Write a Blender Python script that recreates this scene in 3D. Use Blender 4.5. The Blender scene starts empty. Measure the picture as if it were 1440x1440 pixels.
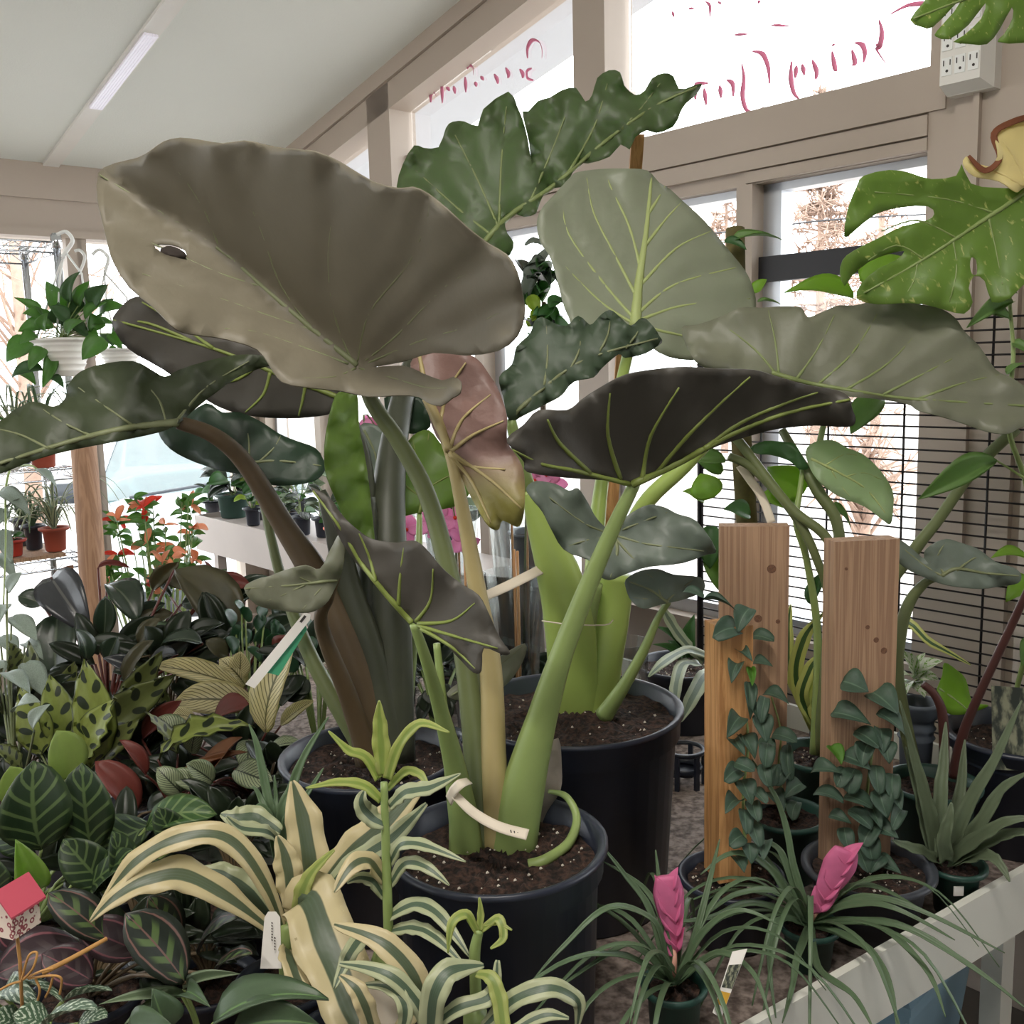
import bpy, math, random
import numpy as np
from mathutils import Vector, Matrix
from mathutils.geometry import delaunay_2d_cdt
random.seed(7); rng = np.random.default_rng(7)
SC = bpy.context.scene; COL = SC.collection
# ------------------------------------------------------------------ camera
FPX = 1413.0
_p, _r, _y = (math.radians(v) for v in (8.3, 1.5, 40.8))
CAM = np.array([0, 0, 1.5])
FW = np.array([0, math.cos(_p), -math.sin(_p)])
_u0 = np.array([0, math.sin(_p), math.cos(_p)]); _x0 = np.array([1.0, 0, 0])
UP = _u0*math.cos(_r) + _x0*math.sin(_r); RT = _x0*math.cos(_r) - _u0*math.sin(_r)
DV = np.array([-math.sin(_y), math.cos(_y), 0]); NV = np.array([math.cos(_y), math.sin(_y), 0])
cd = bpy.data.cameras.new('camera'); cd.sensor_width = 36; cd.sensor_fit = 'HORIZONTAL'
cd.lens = 36*FPX/1440; cd.clip_start = .02; cd.clip_end = 300
co = bpy.data.objects.new('camera', cd); COL.objects.link(co)
co.matrix_world = Matrix(((RT[0], UP[0], -FW[0], 0), (RT[1], UP[1], -FW[1], 0), (RT[2], UP[2], -FW[2], 1.5), (0, 0, 0, 1)))
SC.camera = co
# ------------------------------------------------------------------ light
wd = bpy.data.worlds.new('overcast_sky'); SC.world = wd; wd.use_nodes = True
bg = wd.node_tree.nodes['Background']; bg.inputs[0].default_value = (.93, .97, 1, 1); bg.inputs[1].default_value = 5.5
LAMP = 64          # watts of each unseen strip added overhead
SC.view_settings.view_transform = 'Standard'; SC.view_settings.look = 'None'
SC.view_settings.exposure = 0.08; SC.view_settings.gamma = 1; SC.view_settings.use_curve_mapping = False

def ray(x, y): return FW + RT*(x-720)/FPX - UP*(y-720)/FPX
def U(x, y, t): return CAM + t*ray(x, y)
PIV, PET = {}, {}          # leaf base points and petiole end points, for settling neighbours apart
def PX(P):
    q = np.asarray(P, float)-CAM; t = float(q@FW); return (720+FPX*float(q@RT)/t, 720-FPX*float(q@UP)/t, t)
def onz(x, y, h):
    R = ray(x, y); return CAM + R*((h-1.5)/R[2])
def TF(y, h=.78): return min((1.5-h)/max(.1444+.9895*(y-720)/FPX, .05), 3.2)
WD = 2.25; FA = 4.44
def wall(a, h, e=0.0):
    v = DV*a + NV*(WD+e); return np.array([v[0], v[1], h])
def farw(n, h, e=0.0):
    v = DV*(FA+e) + NV*n; return np.array([v[0], v[1], h])
def onwall(x, y, e=0.0):
    R = ray(x, y); return CAM + R*((WD+e)/(NV@R))
def ceil_h(a): return 2.36 + (FA-a)*.214

# ------------------------------------------------------------------ colours and materials
def lin(h):
    h = h.lstrip('#'); c = [int(h[i:i+2], 16)/255 for i in (0, 2, 4)]
    return tuple(v/12.92 if v <= .04045 else ((v+.055)/1.055)**2.4 for v in c) + (1,)
MATS = {}
class NT:
    def __init__(s, name):
        s.m = bpy.data.materials.new(name); s.m.use_nodes = True; s.t = s.m.node_tree; s.n = s.t.nodes
        s.b = s.n['Principled BSDF']; s.out = s.n['Material Output']; MATS[name] = s.m
    def add(s, ty, **k):
        n = s.n.new(ty)
        for a, v in k.items(): setattr(n, a, v)
        return n
    def link(s, a, b): s.t.links.new(a, b)
    def math(s, op, a, b=None, c=None):
        n = s.add('ShaderNodeMath', operation=op)
        for i, v in enumerate((a, b, c)):
            if v is None: continue
            if hasattr(v, 'links'): s.link(v, n.inputs[i])
            else: n.inputs[i].default_value = v
        return n.outputs[0]
    def mix(s, f, a, b):
        n = s.add('ShaderNodeMix', data_type='RGBA')
        for i, v in ((0, f), (6, a), (7, b)):
            if hasattr(v, 'links'): s.link(v, n.inputs[i])
            else: n.inputs[i].default_value = v
        return n.outputs[2]
    def noise(s, scale, detail=3, co='Object', dist=0, vec=None):
        n = s.add('ShaderNodeTexNoise'); n.inputs['Scale'].default_value = scale; n.inputs['Detail'].default_value = detail
        n.inputs['Distortion'].default_value = dist
        if vec is None: vec = s.add('ShaderNodeTexCoord').outputs[co]
        s.link(vec, n.inputs['Vector']); return n.outputs['Fac']
    def ramp(s, f, a, b):
        n = s.add('ShaderNodeMapRange', interpolation_type='SMOOTHSTEP'); s.link(f, n.inputs[0])
        n.inputs[1].default_value = a; n.inputs[2].default_value = b; return n.outputs[0]
    def bump(s, f, st, d=.01):
        n = s.add('ShaderNodeBump'); n.inputs['Strength'].default_value = st; n.inputs['Distance'].default_value = d
        s.link(f, n.inputs['Height']); s.link(n.outputs[0], s.b.inputs['Normal'])
def plain(name, col, rough=.5, metal=0, var=.12, scale=12, bump=0, bscale=60, spec=.5):
    t = NT(name); c = lin(col)
    d = tuple(v*(1-var) for v in c[:3])+(1,); l = tuple(min(1, v*(1+var)) for v in c[:3])+(1,)
    t.link(t.mix(t.noise(scale), d, l), t.b.inputs['Base Color'])
    t.b.inputs['Roughness'].default_value = rough; t.b.inputs['Metallic'].default_value = metal
    t.b.inputs['Specular IOR Level'].default_value = spec
    if bump: t.bump(t.noise(bscale), bump)
    return t.m
def uvs(t):
    s = t.add('ShaderNodeSeparateXYZ'); t.link(t.add('ShaderNodeTexCoord').outputs['UV'], s.inputs[0])
    return s.outputs[0], s.outputs[1], t.math('ABSOLUTE', s.outputs[0])
def leafmat(name, col, pat=None, col2='#000000', col3='#000000', rough=.42, trans=.25, tcol=None, var=.25, n=8, spec=.5, back=None, scale=9):
    t = NT(name); a, b, c = lin(col), lin(col2), lin(col3)
    nz = t.noise(scale)
    base = t.mix(nz, tuple(v*(1-var) for v in a[:3])+(1,), tuple(v*(1+var) for v in a[:3])+(1,))
    if pat:
        u, v, au = uvs(t)
        if pat == 'stripe':      # pale margins, dark centre with grey lines
            ln = t.math('SINE', t.math('MULTIPLY', u, 38.0))
            cen = t.mix(t.math('MULTIPLY', t.ramp(ln, -.2, 1), t.ramp(t.noise(6, 2), .3, .7)), b, c)
            base = t.mix(t.ramp(t.math('ADD', au, t.math('MULTIPLY', nz, .16)), .40, .47), cen, base)
        elif pat == 'rattle':    # dark ovals on both sides of the midrib, dark margin
            ph = t.math('ADD', t.math('MULTIPLY', v, 2*math.pi*n*.62), t.math('MULTIPLY', t.math('SIGN', u), 1.2))
            k = t.math('SUBTRACT', ph, t.math('MULTIPLY', au, 3.4))
            cc = t.math('DIVIDE', t.math('SUBTRACT', au, .46), .42); e = t.math('SUBTRACT', t.math('SINE', k), t.math('MULTIPLY', t.math('MULTIPLY', cc, cc), 1.3))
            m = t.math('MAXIMUM', t.ramp(e, .0, .35), t.math('MULTIPLY', t.ramp(au, .9, .98), .8))
            base = t.mix(m, base, b)
        elif pat in ('herring', 'lines'):
            k = t.math('MULTIPLY', t.math('SUBTRACT', v, t.math('MULTIPLY', au, .28 if pat == 'herring' else .42)), 2*math.pi*n)
            m = t.ramp(t.math('SINE', k), .55, .9)
            m = t.math('MAXIMUM', m, t.math('SUBTRACT', 1.0, t.ramp(au, .03, .09)))
            base = t.mix(m, base, b)
            base = t.mix(t.ramp(au, .82, .97), base, c)
        elif pat == 'medal':     # pale feathered centre, pinkish ring line
            k = t.math('SINE', t.math('MULTIPLY', t.math('SUBTRACT', v, t.math('MULTIPLY', au, .3)), 2*math.pi*n))
            m = t.math('MULTIPLY', t.ramp(k, 0, .5), t.math('SUBTRACT', 1.0, t.ramp(au, .3, .62)))
            base = t.mix(m, base, b)
            rg = t.math('SUBTRACT', 1.0, t.ramp(t.math('ABSOLUTE', t.math('SUBTRACT', au, .72)), .02, .06))
            base = t.mix(rg, base, c)
            base = t.mix(t.math('SUBTRACT', 1.0, t.ramp(au, .02, .05)), base, c)
        elif pat == 'marble':
            tc = t.add('ShaderNodeTexCoord'); mp = t.add('ShaderNodeMapping'); mp.inputs['Scale'].default_value = (1.2, 5, 1)
            t.link(tc.outputs['UV'], mp.inputs[0])
            m = t.ramp(t.noise(7, 4, vec=mp.outputs[0], dist=.6), .60, .72)
            base = t.mix(m, base, b)
        elif pat == 'silver':
            k = t.math('MULTIPLY', t.math('SUBTRACT', v, t.math('MULTIPLY', au, .4)), 2*math.pi*n)
            m = t.math('MULTIPLY', t.ramp(t.math('SINE', k), -.1, .5), t.ramp(t.noise(14, 3), .42, .56))
            base = t.mix(m, base, b)
        elif pat == 'midrib':
            base = t.mix(t.math('SUBTRACT', 1.0, t.ramp(au, .03, .08)), base, b)
    t.link(base, t.b.inputs['Base Color']); t.b.inputs['Roughness'].default_value = rough
    t.b.inputs['Specular IOR Level'].default_value = spec
    t.bump(t.noise(90, 4), .12, .004)
    if trans:
        tr = t.add('ShaderNodeBsdfTranslucent'); mx = t.add('ShaderNodeMixShader'); mx.inputs[0].default_value = trans
        if tcol: tr.inputs[0].default_value = lin(tcol)
        else: t.link(base, tr.inputs[0])
        t.link(t.b.outputs[0], mx.inputs[1]); t.link(tr.outputs[0], mx.inputs[2]); t.link(mx.outputs[0], t.out.inputs[0])
    return t.m
def glassmat(name, tint=(1, 1, 1, 1), gl=.06, rough=.02):
    t = NT(name); a = t.add('ShaderNodeBsdfTransparent'); a.inputs[0].default_value = tint
    g = t.add('ShaderNodeBsdfGlossy'); g.inputs['Roughness'].default_value = rough
    f = t.add('ShaderNodeFresnel'); f.inputs[0].default_value = 1.45
    m = t.add('ShaderNodeMixShader'); t.link(t.math('MINIMUM', t.math('MULTIPLY', f.outputs[0], gl/.1), .35), m.inputs[0])
    t.link(a.outputs[0], m.inputs[1]); t.link(g.outputs[0], m.inputs[2]); t.link(m.outputs[0], t.out.inputs[0])
    return t.m
def woodmat(name, c1, c2, sc=(45, 45, 2.2)):
    t = NT(name); tc = t.add('ShaderNodeTexCoord'); mp = t.add('ShaderNodeMapping'); mp.inputs['Scale'].default_value = sc
    t.link(tc.outputs['Object'], mp.inputs[0])
    f = t.noise(1, 4, vec=mp.outputs[0], dist=.8)
    g = t.math('SINE', t.math('MULTIPLY', f, 26.0))
    t.link(t.mix(t.math('MULTIPLY_ADD', g, .35, .5), lin(c1), lin(c2)), t.b.inputs['Base Color'])
    t.b.inputs['Roughness'].default_value = .65; t.bump(g, .15, .002); return t.m

# ------------------------------------------------------------------ meshes
ORG = {}
def mesh(name, V, F, mat, uv=None, smooth=True):
    me = bpy.data.meshes.new(name)
    me.from_pydata([tuple(map(float, v)) for v in V], [], [tuple(map(int, f)) for f in F])
    if mat: me.materials.append(MATS[mat] if isinstance(mat, str) else mat)
    if uv is not None:
        l = me.uv_layers.new(name='UVMap'); idx = np.empty(len(me.loops), dtype=np.int32)
        me.loops.foreach_get('vertex_index', idx)
        l.data.foreach_set('uv', np.asarray(uv, dtype=np.float32)[idx].ravel())
    if smooth: me.polygons.foreach_set('use_smooth', [True]*len(me.polygons))
    me.update(); return me
def link(name, data, parent=None, loc=None):
    o = bpy.data.objects.new(name, data); COL.objects.link(o)
    if parent is not None: o.parent = parent; ORG[o.name] = ORG.get(parent.name, np.zeros(3))
    if loc is not None: o.location = tuple(loc)
    return o
def thing(name, label, cat, loc=(0, 0, 0), group=None):
    o = link(name, None, None, loc); o.empty_display_size = .05; ORG[o.name] = np.array(loc, float)
    o['label'] = label; o['category'] = cat
    if group: o['group'] = group
    return o
def part(name, VF, mat, parent, uv=None, smooth=True, kind=None, label=None):
    V = np.asarray(VF[0], float) - ORG.get(parent.name, np.zeros(3))
    o = link(name, mesh(name, V, VF[1], mat, uv if uv is not None else (VF[2] if len(VF) > 2 else None), smooth), parent)
    if kind: o['kind'] = kind
    if label: o['label'] = label
    return o
def solo(name, VF, mat, label, cat, group=None, smooth=True, uv=None):
    V = np.asarray(VF[0], float); loc = V.mean(0); loc[2] = V[:, 2].min()
    o = link(name, mesh(name, V-loc, VF[1], mat, uv if uv is not None else (VF[2] if len(VF) > 2 else None), smooth), None, loc)
    ORG[o.name] = loc; o['label'] = label; o['category'] = cat
    if group: o['group'] = group
    return o
def struct(name, VF, mat, parent=None, smooth=False):
    V = np.asarray(VF[0], float)
    if parent is not None: return part(name, VF, mat, parent, smooth=smooth)
    o = link(name, mesh(name, V, VF[1], mat, None, smooth)); o['kind'] = 'structure'; ORG[o.name] = np.zeros(3); return o
def join(*L):
    V = []; F = []; n = 0
    for l in L:
        V += [tuple(v) for v in l[0]]; F += [tuple(i+n for i in f) for f in l[1]]; n += len(l[0])
    return V, F
BF = [(0, 1, 3, 2), (4, 6, 7, 5), (0, 4, 5, 1), (2, 3, 7, 6), (0, 2, 6, 4), (1, 5, 7, 3)]
def obox(c, ax, ay, az):
    c, ax, ay, az = (np.asarray(v, float) for v in (c, ax, ay, az))
    return [c + i*ax + j*ay + k*az for i in (-1, 1) for j in (-1, 1) for k in (-1, 1)], BF
def box(x0, x1, y0, y1, z0, z1): return obox(((x0+x1)/2, (y0+y1)/2, (z0+z1)/2), ((x1-x0)/2, 0, 0), (0, (y1-y0)/2, 0), (0, 0, (z1-z0)/2))
def wbox(a0, a1, h0, h1, e0, e1, fn=None):
    fn = fn or wall
    P = [fn(a, h, e) for a in (a0, a1) for e in (e0, e1) for h in (h0, h1)]
    return P, BF
def cr(P, n=6, closed=False):
    P = np.asarray(P, float); N = len(P); out = []
    if N < 3 and not closed: return np.array([P[0]*(1-s)+P[-1]*s for s in np.linspace(0, 1, n+1)])
    rng_ = range(N) if closed else range(N-1)
    for i in rng_:
        if closed: p0, p1, p2, p3 = P[i-1], P[i], P[(i+1) % N], P[(i+2) % N]
        else: p0, p1, p2, p3 = P[max(i-1, 0)], P[i], P[i+1], P[min(i+2, N-1)]
        for s in np.arange(n)/n:
            out.append(.5*((2*p1)+(p2-p0)*s+(2*p0-5*p1+4*p2-p3)*s*s+(3*p1-p0-3*p2+p3)*s**3))
    if not closed: out.append(P[-1])
    return np.array(out)
def tube(path, rad, sides=8, flat=1.0, cap=True):
    P = np.asarray(path, float); n = len(P); R = np.interp(np.linspace(0, 1, n), np.linspace(0, 1, len(np.atleast_1d(rad))), np.atleast_1d(rad))
    T = np.gradient(P, axis=0); T /= np.linalg.norm(T, axis=1)[:, None]+1e-12
    a = np.cross(T[0], FW); a = a if np.linalg.norm(a) > .05 else np.cross(T[0], (0, 0, 1)); V = []; F = []
    for i in range(n):
        a = a - T[i]*(a@T[i]); a /= np.linalg.norm(a)+1e-12; b = np.cross(T[i], a)
        for k in range(sides):
            q = 2*math.pi*k/sides; V.append(P[i] + R[i]*(math.cos(q)*a + math.sin(q)*b*flat))
    for i in range(n-1):
        for k in range(sides):
            k2 = (k+1) % sides; F.append((i*sides+k, i*sides+k2, (i+1)*sides+k2, (i+1)*sides+k))
    if cap: F += [tuple(range(sides))[::-1], tuple((n-1)*sides+k for k in range(sides))]
    return V, F
def lathe(c, prof, n=40, cap0=True):
    c = np.asarray(c, float); V = []; F = []; m = len(prof)
    for k in range(n):
        q = 2*math.pi*k/n
        for r, z in prof: V.append(c + np.array([r*math.cos(q), r*math.sin(q), z]))
    for k in range(n):
        k2 = (k+1) % n
        for j in range(m-1): F.append((k*m+j, k2*m+j, k2*m+j+1, k*m+j+1))
    if cap0: F.append(tuple(k*m for k in range(n))[::-1])
    return V, F
def thicken(V, F, uv, t):
    V = np.asarray(V, float); N = np.zeros_like(V)
    for f in F:
        n = np.cross(V[f[1]]-V[f[0]], V[f[2]]-V[f[0]])
        for i in f: N[i] += n
    N /= np.linalg.norm(N, axis=1)[:, None]+1e-15
    nv = len(V); cnt = {}
    for f in F:
        for i in range(len(f)):
            e = (f[i], f[(i+1) % len(f)]); cnt[e] = 1
    G = [tuple(f) for f in F] + [tuple(i+nv for i in reversed(f)) for f in F]
    for (a, b) in cnt:
        if (b, a) not in cnt: G.append((b, a, a+nv, b+nv))
    W = np.vstack([V+N*t/2, V-N*t/2])
    return W, G, (np.vstack([uv, uv]) if uv is not None else None)
def stem(parent, pts, rpx, mat, name='petiole', sides=10, n=6, flat=1.0):
    P = np.array([U(*p) for p in pts]); C = cr(P, n)
    tt = np.mean([p[2] for p in pts]); return part(name, tube(C, np.array(rpx)*tt/FPX, sides, flat), mat, parent)

# ------------------------------------------------------------------ traced broad leaf with its own depth, fold, quilting
def pip(P, Q):
    x, y = Q[:, 0], Q[:, 1]; ins = np.zeros(len(Q), bool); j = len(P)-1
    for i in range(len(P)):
        xi, yi = P[i]; xj, yj = P[j]
        c = ((yi > y) != (yj > y)) & (x < (xj-xi)*(y-yi)/(yj-yi+1e-12)+xi); ins ^= c; j = i
    return ins
def pdist(L, Q):
    best = np.full(len(Q), 1e9); side = np.ones(len(Q)); s = np.zeros(len(Q)); acc = 0
    for i in range(len(L)-1):
        a, b = L[i], L[i+1]; d = b-a; l = np.hypot(*d)+1e-9
        k = ((Q-a)@d)/l**2
        kc = np.clip(k, 0, 1); r = Q-a-kc[:, None]*d; ds = np.hypot(r[:, 0], r[:, 1]); m = ds < best
        best[m] = ds[m]; side[m] = np.sign(d[0]*(Q[m, 1]-a[1]) - d[1]*(Q[m, 0]-a[0])); s[m] = acc+kc[m]*l; acc += l
    return best, side, s, acc
def pleaf(parent, out, mid, z0, mat, ga=0, sl=0, sr=0, cl=0, crr=0, veins=(), vmat='vein', quilt=.004, ripple=.006, freq=.055,
          vr=(3.2, .8), mr=(6, 1.5), grid=13, th=.0018, name='leaf', holes=(), ph=0, n=3, rib=True, label=None):
    """side -1 = left of the midrib direction in image terms (y down), +1 = right; slopes in metres per 100 px"""
    O = cr(out, n, True); M = cr(np.array(mid, float), 6); VV = [cr(np.array(v, float), 5) for v in veins]
    per = np.concatenate([[0], np.cumsum(np.hypot(*np.diff(np.vstack([O, O[:1]]), axis=0).T))])
    def zf(Q):
        d, sd, s, L = pdist(M, Q); sd = np.where(sd == 0, 1, sd)
        ad = np.sqrt(d*d+64)-8
        z = z0 + ga*s/100 + np.where(sd < 0, sl, sr)*ad/100 + np.where(sd < 0, cl, crr)*(ad/100)**2
        dv = d.copy()
        for v in VV: dv = np.minimum(dv, pdist(v, Q)[0])
        z = z - quilt*(1-np.exp(-(dv/15)**2))
        de, _, se, _ = pdist(np.vstack([O, O[:1]]), Q)
        z = z + ripple*np.exp(-de/28)*(np.sin(se*freq+ph)+.5*np.sin(se*freq*2.3+1+ph))
        return z, d*sd, s/L
    x0, y0 = O.min(0); x1, y1 = O.max(0)
    gx, gy = np.meshgrid(np.arange(x0, x1, grid), np.arange(y0, y1, grid)); Q = np.c_[gx.ravel(), gy.ravel()] + rng.uniform(-2, 2, (gx.size, 2))
    Q = Q[pip(O, Q)]; Q = Q[pdist(np.vstack([O, O[:1]]), Q)[0] > grid*.45]
    E = [(i, (i+1) % len(O)) for i in range(len(O))]; PT = list(O)
    for h in holes:
        H = cr(h, 2, True); Q = Q[~pip(H, Q)]; Q = Q[pdist(np.vstack([H, H[:1]]), Q)[0] > 3]
        k = len(PT); E += [(k+i, k+(i+1) % len(H)) for i in range(len(H))]; PT += list(H)
    PT += list(Q)
    r = delaunay_2d_cdt([Vector(p) for p in PT], E, [], 1, 1e-4)
    W = np.array([(v.x, v.y) for v in r[0]]); z, u, v = zf(W)
    V = np.array([U(W[i, 0], W[i, 1], z[i]) for i in range(len(W))]); um = max(abs(u).max(), 1)
    F = [tuple(f) for f in r[2]]
    for h in holes:
        ins = pip(cr(h, 2, True), np.array([W[list(f)].mean(0) for f in F])); F = [f for f, i in zip(F, ins) if not i]
    # faces towards the camera
    F2 = []
    for f in F:
        nn = np.cross(V[f[1]]-V[f[0]], V[f[2]]-V[f[0]]); F2.append(f if nn@(CAM-V[f[0]]) > 0 else f[::-1])
    o = part(name, thicken(V, F2, np.c_[u/um, v], th), mat, parent, label=label)
    def on(L, r0, k):
        z = zf(L)[0]; P = np.array([U(L[i, 0], L[i, 1], z[i]-.0006) for i in range(len(L))])
        return tube(P, np.array(r0)*np.mean(z)/FPX, 6)
    if rib and vmat: part('midrib', on(M, mr, 0), vmat, o)
    if vmat:
        for v in VV: part('vein', on(v, vr, 1), vmat, o)
    return o

# ------------------------------------------------------------------ generic leaf blades (unit length along Y, unit width along X)
def prof(kind, t):
    if kind == 'ell': return np.sin(np.pi*t)**.62
    if kind == 'lance': return np.clip(np.sin(np.pi*t**.8), 0, 1)**.9
    if kind == 'ovate': return np.clip(np.sin(np.pi*np.clip(t*.98+.02, 0, 1)**.62), 0, 1)**.85
    if kind == 'round': return np.sqrt(np.clip(1-(2*t-1)**2, 0, 1))
    if kind == 'strap': return np.clip(np.minimum(t*7+.25, 1), 0, 1)*np.clip((1-t)*2.2, 0, 1)**.7
    if kind == 'sword': return (1-t)**.8*(.75+.25*np.minimum(t*6, 1))
    return np.sin(np.pi*t)
BL = {}
def blade(kind, mat, droop=.25, fold=.2, wave=0.0, nw=5, cup=0.0, nu=3, nv=10, th=.008):
    vr = random.randint(0, 3); key = (kind, mat, droop, fold, wave, cup, vr); g = np.random.default_rng(vr*7+len(mat))
    droop = droop*(.5+.5*vr); ph, tw, sk = g.uniform(0, 6), g.uniform(-.5, .5), g.uniform(-.08, .08)
    if key in BL: return BL[key]
    V = []; F = []; uv = []; th_ = 0
    T = np.linspace(0, 1, nv+1); y = z = 0; W = np.maximum(prof(kind, T), .02)
    for i, t in enumerate(T):
        ang = droop*(1-2*t)*1.0
        if i: y += math.cos(ang)/nv; z += math.sin(ang)/nv
        for k in range(-nu, nu+1):
            u = k/nu; w = W[i]*.5*u
            q = tw*t; xx = w*math.cos(fold*.6); zz = abs(w)*math.sin(fold) + cup*w*w*2 + wave*abs(u)**1.5*math.sin(t*nw*6.283+(1.5 if u > 0 else 0)+ph) + .012*abs(u)*math.sin(t*9+ph+u)
            V.append((xx*math.cos(q)-zz*math.sin(q)+sk*math.sin(math.pi*t), y, z + zz*math.cos(q)+xx*math.sin(q))); uv.append((u, t))
    c = 2*nu+1
    for i in range(nv):
        for k in range(2*nu): F.append((i*c+k, i*c+k+1, (i+1)*c+k+1, (i+1)*c+k))
    V = np.array(V); V[:, 1] /= V[-1, 1] if V[-1, 1] > .3 else 1
    A, G, q = thicken(V, F, np.array(uv), th)
    BL[key] = mesh('leaf_'+kind, A, G, mat, q); return BL[key]
def place(parent, me, B, T, w, roll=0.0, hint=None, name='leaf'):
    """put a unit blade from world point B to T with width w metres"""
    B = np.asarray(B, float); T = np.asarray(T, float); Y = T-B; L = np.linalg.norm(Y)+1e-9; Y /= L
    if hint is None:
        hint = CAM-B; hint = hint/np.linalg.norm(hint)*.6 + np.array([0, 0, .6])
    Z = hint - Y*(hint@Y); Z /= np.linalg.norm(Z)+1e-9; X = np.cross(Y, Z)
    c, s = math.cos(roll), math.sin(roll); X, Z = X*c+Z*s, Z*c-X*s
    o = link(name, me, parent); og = ORG.get(parent.name, np.zeros(3)); PIV[o.name] = B.copy(); B = B-og
    o.matrix_local = Matrix(((X[0]*w, Y[0]*L, Z[0]*L, B[0]), (X[1]*w, Y[1]*L, Z[1]*L, B[1]), (X[2]*w, Y[2]*L, Z[2]*L, B[2]), (0, 0, 0, 1)))
    return o
def pl(parent, me, b, t, wpx, roll=None, name='leaf', hint=None):
    """place by picture points with depth: b=(x,y,t) base, t=(x,y,t) tip"""
    return place(parent, me, U(*b), U(*t), wpx*(b[2]+t[2])/2/FPX, random.uniform(-.35, .35) if roll is None else roll, hint, name)
def strap(parent, pts, wpx, mat, fold=.25, hint=None, n=6, name='leaf', th=.0012, twist=0.0, nu=2, wav=None):
    wav = (.09 if name == 'leaf' else 0) if wav is None else wav; ph = random.uniform(0, 6.28); ph2 = random.uniform(0, 6.28); cyc = random.uniform(2.5, 4.5)
    P = cr(np.array([U(*p) for p in pts]), n); N = len(P); tt = np.interp(np.linspace(0, 1, N), np.linspace(0, 1, len(pts)), [p[2] for p in pts])
    W = np.interp(np.linspace(0, 1, N), np.linspace(0, 1, len(wpx)), wpx)*tt/FPX
    T = np.gradient(P, axis=0); T /= np.linalg.norm(T, axis=1)[:, None]+1e-12; V = []; uv = []; F = []
    for i in range(N):
        h = np.array(hint, float) if hint is not None else (CAM-P[i])/np.linalg.norm(CAM-P[i])*.8+np.array([0, 0, .45])
        X = np.cross(T[i], h); X /= np.linalg.norm(X)+1e-9; Z = np.cross(X, T[i])
        q = twist*i/N; X, Z = X*math.cos(q)+Z*math.sin(q), Z*math.cos(q)-X*math.sin(q)
        for k in range(-nu, nu+1):
            u = k/nu; q_ = i/(N-1)*6.283*cyc; V.append(P[i] + X*u*W[i]/2*math.cos(fold)*(1+wav*.6*math.sin(q_+ph+(2 if u > 0 else 0))) + Z*(abs(u)*W[i]/2*math.sin(fold) + wav*W[i]*u*u*math.sin(q_*1.3+ph2+(1.7 if u > 0 else 0)))); uv.append((u, i/(N-1)))
    c = 2*nu+1
    for i in range(N-1):
        for k in range(2*nu): F.append((i*c+k, i*c+k+1, (i+1)*c+k+1, (i+1)*c+k))
    o = part(name, thicken(V, F, np.array(uv), th), mat, parent); PIV[o.name] = P[0].copy(); return o
def petiole(parent, A, B, r, mat, mid=None, n=4):
    m = (A+B)/2+np.array([0, 0, .02]) if mid is None else mid
    o = part('petiole', tube(cr([A, m, B], n), r, 6), mat, parent); PET[o.name] = (A, B, r, n, m); return o

# ------------------------------------------------------------------ pots
def pot(parent, c, r, h, mat, taper=.86, soil='soil', lip=.012, ribs=(), fill=.88, n=44, sat=False):
    rb = r*taper; P = [(rb-.004, 0), (rb, .004)]
    for k in ribs: P += [(rb+(r-rb)*k-.001, h*k-.006), (rb+(r-rb)*k+.003, h*k), (rb+(r-rb)*k-.001, h*k+.006)]
    P += [(r-.004, h*.86), (r+lip*.25, h*.87), (r+lip*.3, h-.012), (r+lip*.8, h-.008), (r+lip*.8, h-.001), (r+lip*.4, h), (r-.003, h-.004), (r-.006, h*.8), (rb-.006, .01)]
    part('pot', lathe(c, P, n), mat, parent)
    rs = (rb+(r-rb)*fill)-.005
    V = [np.array(c)+(0, 0, h*fill)]; F = []; rings = 12 if r > .12 else 6; m = 48 if r > .12 else 28
    for i in range(1, rings+1):
        for k in range(m):
            q = 2*math.pi*(k+.5*(i % 2))/m; rr = rs*i/rings
            V.append(np.array(c)+(rr*math.cos(q), rr*math.sin(q), h*fill+(rng.uniform(-.006, .006) if r > .12 and i < rings else rng.uniform(-.004, .006))))
    for k in range(m): F.append((0, 1+k, 1+(k+1) % m))
    for i in range(rings-1):
        for k in range(m):
            a = 1+i*m+k; b = 1+i*m+(k+1) % m; F.append((a, a+m, b+m, b))
    part('soil', (V, F), soil, parent)
def perlite(parent, c, r, z, n=60, mat='perlite'):
    L = []
    for i in range(n):
        q = rng.uniform(0, 6.28); rr = r*math.sqrt(rng.uniform(0, .95)); s = rng.uniform(.0008, .0026)
        p = np.array(c)+(rr*math.cos(q), rr*math.sin(q), z+.004)
        L.append(([p+(s, 0, 0), p+(-s, s, 0), p+(-s, -s, 0), p+(0, 0, s*1.3), p-(0, 0, s)], [(0, 1, 3), (1, 2, 3), (2, 0, 3), (1, 0, 4), (2, 1, 4), (0, 2, 4)]))
    part('perlite', join(*L), mat, parent, kind='stuff', smooth=False)
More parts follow.
